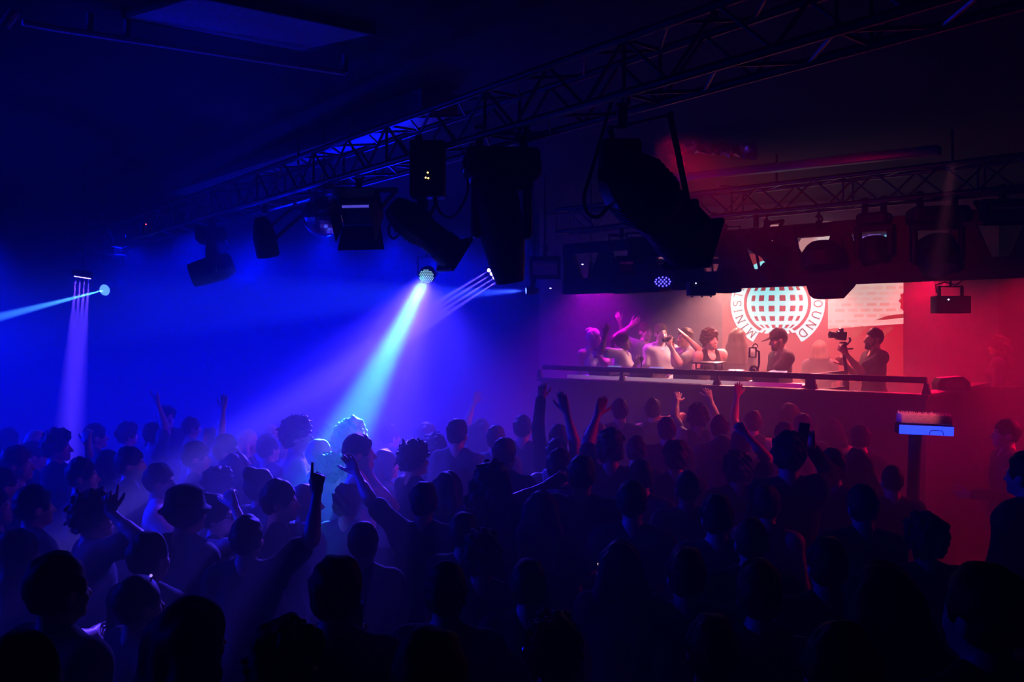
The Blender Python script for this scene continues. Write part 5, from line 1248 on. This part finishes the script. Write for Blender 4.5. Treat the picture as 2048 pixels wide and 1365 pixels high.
# gimbal camera
p1, _ = wr('cameraman', 'L'); base = at(1692, 742, 9.85); topp = at(1686, 692, 9.85)
t = thing('gimbal_camera', 'dark camera on a handheld gimbal raised in front of the cameraman', 'camera', topp); TG = Matrix.Translation(-topp); px9 = 9.85 / F
MB(TG).cyl(base, topp, .020, .017).build('handle', M_gear, t)
MB(TG).tube([topp, topp + Vector((.05, 0, .02)), topp + Vector((.085, 0, .06)), topp + Vector((.075, .0, .10))], .014).build('gimbal_arm', M_gear, t)
cc = at(1682, 672, 9.85)
MB(TG).box(cc, (.11, .09, .10), Matrix.Rotation(.12, 3, 'Y'), .012).build('camera_body', M_gear, t)
MB(TG).box(cc + Vector((.0, 0, .065)), (.05, .06, .04), None, .012).build('viewfinder', M_gear, t)
MB(TG).lathe([(.034, 0), (.036, .05), (.040, .055), (.040, .085), (.03, .085), (.0, .07)], cc + Vector((-.05, 0, .005)), Vector((-1, 0, .12))).build('lens', M_gear, t)
MB(TG).box(topp + Vector((0, 0, .035)), (.07, .05, .02), None, .004).build('plate', M_gear, t)
MB(TG).cyl(at(1690, 698, 9.85), at(1706, 698, 9.85), .010).build('grip_bar', M_gear, t)
t = thing('compact_camera', 'small camera held up by the hazy person next to the outstretched arm', 'camera', sum((wr('hazy person aiming', sd)[0] for sd in 'RL'), Vector()) / 2 + Vector((-.02, -.03, .07))); 
MB().box((0, 0, 0), (.12, .06, .07), Matrix.Rotation(.5, 3, 'Z'), .01).build('body', M_gear, t); MB().lathe([(.026, 0), (.028, .06), (0, .06)], (-.04, -.02, 0), (-1, -.3, 0)).build('lens', M_gear, t)
# small points of light in the crowd; the stud earring's glint is painted as emission
for x, y, Y, r, col, nm, lab in ((302, 1155, 3.3, .006, emit('pale_violet_dot', rgb(180, 150, 255), 1.2), 'pocket_light', 'tiny pale light point beside the near black head at lower left'), (1556, 1001, 5.6, .006, M_ind, 'earring', 'stud earring with painted glint in the red crowd left of the big man'),
                                 (1047, 1303, 2.9, .006, emit('led_deep_blue', rgb(20, 40, 255), 1.0), 'vape_light', 'tiny deep blue light point low in the dark centre')):
    t = thing(nm, lab, 'light point' if nm != 'earring' else 'earring', at(x, y, Y)); MB().lathe([(r * .4, -r * 3), (r * .6, -r), (r * .5, 0)], n=10).build('stem', M_case, t); MB().ball((0, 0, r), r, u=12, v=8).build('tip', col, t)
t = thing('hoop_earring', 'golden hoop earring glinting in the dark right of centre', 'earring', at(1526, 1113, 3.95))
MB().tube([(.026 * math.cos(k), .0, .026 * math.sin(k)) for k in np.linspace(0, 2 * PI, 28)[:-1]], .0022, closed=True).build('hoop', mat('gold', (.9, .6, .2), .2, 1.0), t); MB().ball((0, 0, .028), .004, u=10, v=6).build('clasp', mat('gold', (0, 0, 0)), t)
# ------------------------------------------------------------------ light
BLUE = (.0008, .008, 1.0); VIO = (.095, .05, 1.0); CYAN = (.03, .50, 1.0); RED = (1.0, .004, .085); MAG = (.50, .002, .62)
# broad blue washes from added, unseen lamps: a row along the back, and a stack on the left wall outside the picture
for x, y, e in ((-7.9, 12.6, 900), (-5.8, 12.9, 680), (-4.8, 12.9, 720), (-3.8, 12.9, 780), (-2.8, 12.9, 800), (-1.8, 12.9, 780), (-.9, 12.9, 900), (.0, 12.9, 500)):
    spot('blue_haze_fill', (x, y, 3.9), (x * .9 - .5, y - 1.6, .4), 115, e, BLUE, .25, 1.0)
for y, z, e, tx in ((4.4, 3.4, 3500, -4.4), (5.6, 3.4, 6000, -4.4), (7.0, 3.4, 7500, -4.4)):
    spot('blue_side_fill', (-9.3, y, z), (tx, y - .1, 1.35), 45, e, BLUE, .3, 1.0)
for y, z, e, tx in ((9.0, 2.7, 700, -5), (11.0, 2.6, 1050, -5.0), (13.2, 2.6, 1400, -5.0)):
    spot('blue_side_fill', (-9.3, y, z), (tx, y - .3, 1.8), 62, e, BLUE, .3, 1.0)
spot('blue_back_fill', (-2.2, 14.3, 1.0), (-3.2, 10, 2.6), 100, 1900, BLUE, .3, 1.0)  # added lamp hidden behind the crowd, lifts the blue haze
spot('ceiling_panel_fill', (-3.0, 9.4, 3.0), (-1.2, 5.6, 4.35), 60, 130, BLUE, .1, .8)  # added unseen lamp to brighten the ceiling panel and duct
spot('pipe_fill', (-5.2, 4.3, 3.0), (-1.75, 5.35, 4.22), 24, 800, BLUE, .1, .9)  # added off-frame lamp to brighten the ceiling pipe
# the strong beam
spot('beam_core', WASH + WA * .03, WASH + WA * 3, 6.5, 42000, CYAN, .06, .6)
spot('beam_halo', WASH + WA * .03, WASH + WA * 3, 25, 15500, VIO, .09, 1.0)
spot('beam_spill', WASH + WA * .03, WASH + WA * 3 + Vector((.5, .6, -.3)), 52, 2600, VIO, .09, 1.0)
# light bar at the far left
for p in BAR1: spot('bar_ray', p + Vector((0, 0, -.01)), p + Vector((-.06, -.2, -2)), 8, 6000, (.26, .11, 1.0), .006, .8)
for p in BAR2: spot('bar_ray', p + Vector((-.01, -.01, -.01)), p + (Vector((-2.35, 5.9, 1.45)) - at(986, 552, 9.0)), 4.0, 11000, (.20, .13, 1.0), .006, .8)
q = mv_ctr + mv_aim * .26
spot('side_beam', q, q + mv_aim * 3, 3.0, 52000, (.12, .48, 1.0), .012, .7)
spot('pin_ray', PIN1 + PA1.normalized() * .02, PIN1 + PA1 * 2, 14, 6500, (.05, .12, 1.0), .02, .8)
spot('pin_ray', PIN2 + PA2.normalized() * .02, PIN2 + PA2 * 2, 26, 4500, (.06, .08, 1.0), .03, .8)
# red side
spot('red_wash', (5.3, 10.9, 3.3), (5.0, 10.3, 1.6), 120, 700, RED, .15, .9)
spot('red_wash', (6.55, 10.7, 3.2), (5.2, 10.2, 1.0), 110, 250, RED, .1, .9)
spot('red_side_fill', (6.7, 7.4, 3.1), (3.1, 7.7, 1.1), 60, 1600, (1.0, .001, .09), .3, 1.0)  # added off-frame pair laying a red veil over the right crowd
spot('red_side_fill', (6.7, 6.4, 3.0), (3.2, 6.4, .7), 60, 800, (1.0, .001, .09), .3, 1.0)
spot('header_red_fill', (.9, 5.2, 3.6), (3.5, 8.6, 3.0), 40, 420, (1.0, .002, .07), .1, 1.0)  # added lamp without a fixture, reddens the header front
spot('sign_top_fill', (2.6, 5.0, 3.5), (3.04, 6.4, 1.82), 9, 260, (1.0, .22, .28), .03, .5)  # added lamp to brighten the pink top of the sign
spot('stage_wash', S(2.3, 2.0, 3.3), S(2.1, 1.2, 1.0), 110, 1350, (1.0, .27, .27), .1, .9)
spot('stage_wash', S(1.0, 2.0, 3.3), S(1.0, 1.3, 1.0), 110, 1150, (.85, .42, .36), .1, .9)
spot('stage_haze_fill', S(1.7, .45, 3.5), S(1.6, .6, 1.0), 110, 380, (1.0, .17, .20), .1, .9)  # added lamp for more haze glow before the stage people
spot('magenta_wash', S(-.7, 1.2, 3.4), S(-.4, .9, 1.0), 115, 850, MAG, .1, .9)
spot('desk_light', S(1.2, .42, 2.9), S(1.1, .5, 1.9), 120, 30, (1, .6, .65), .05, .8)
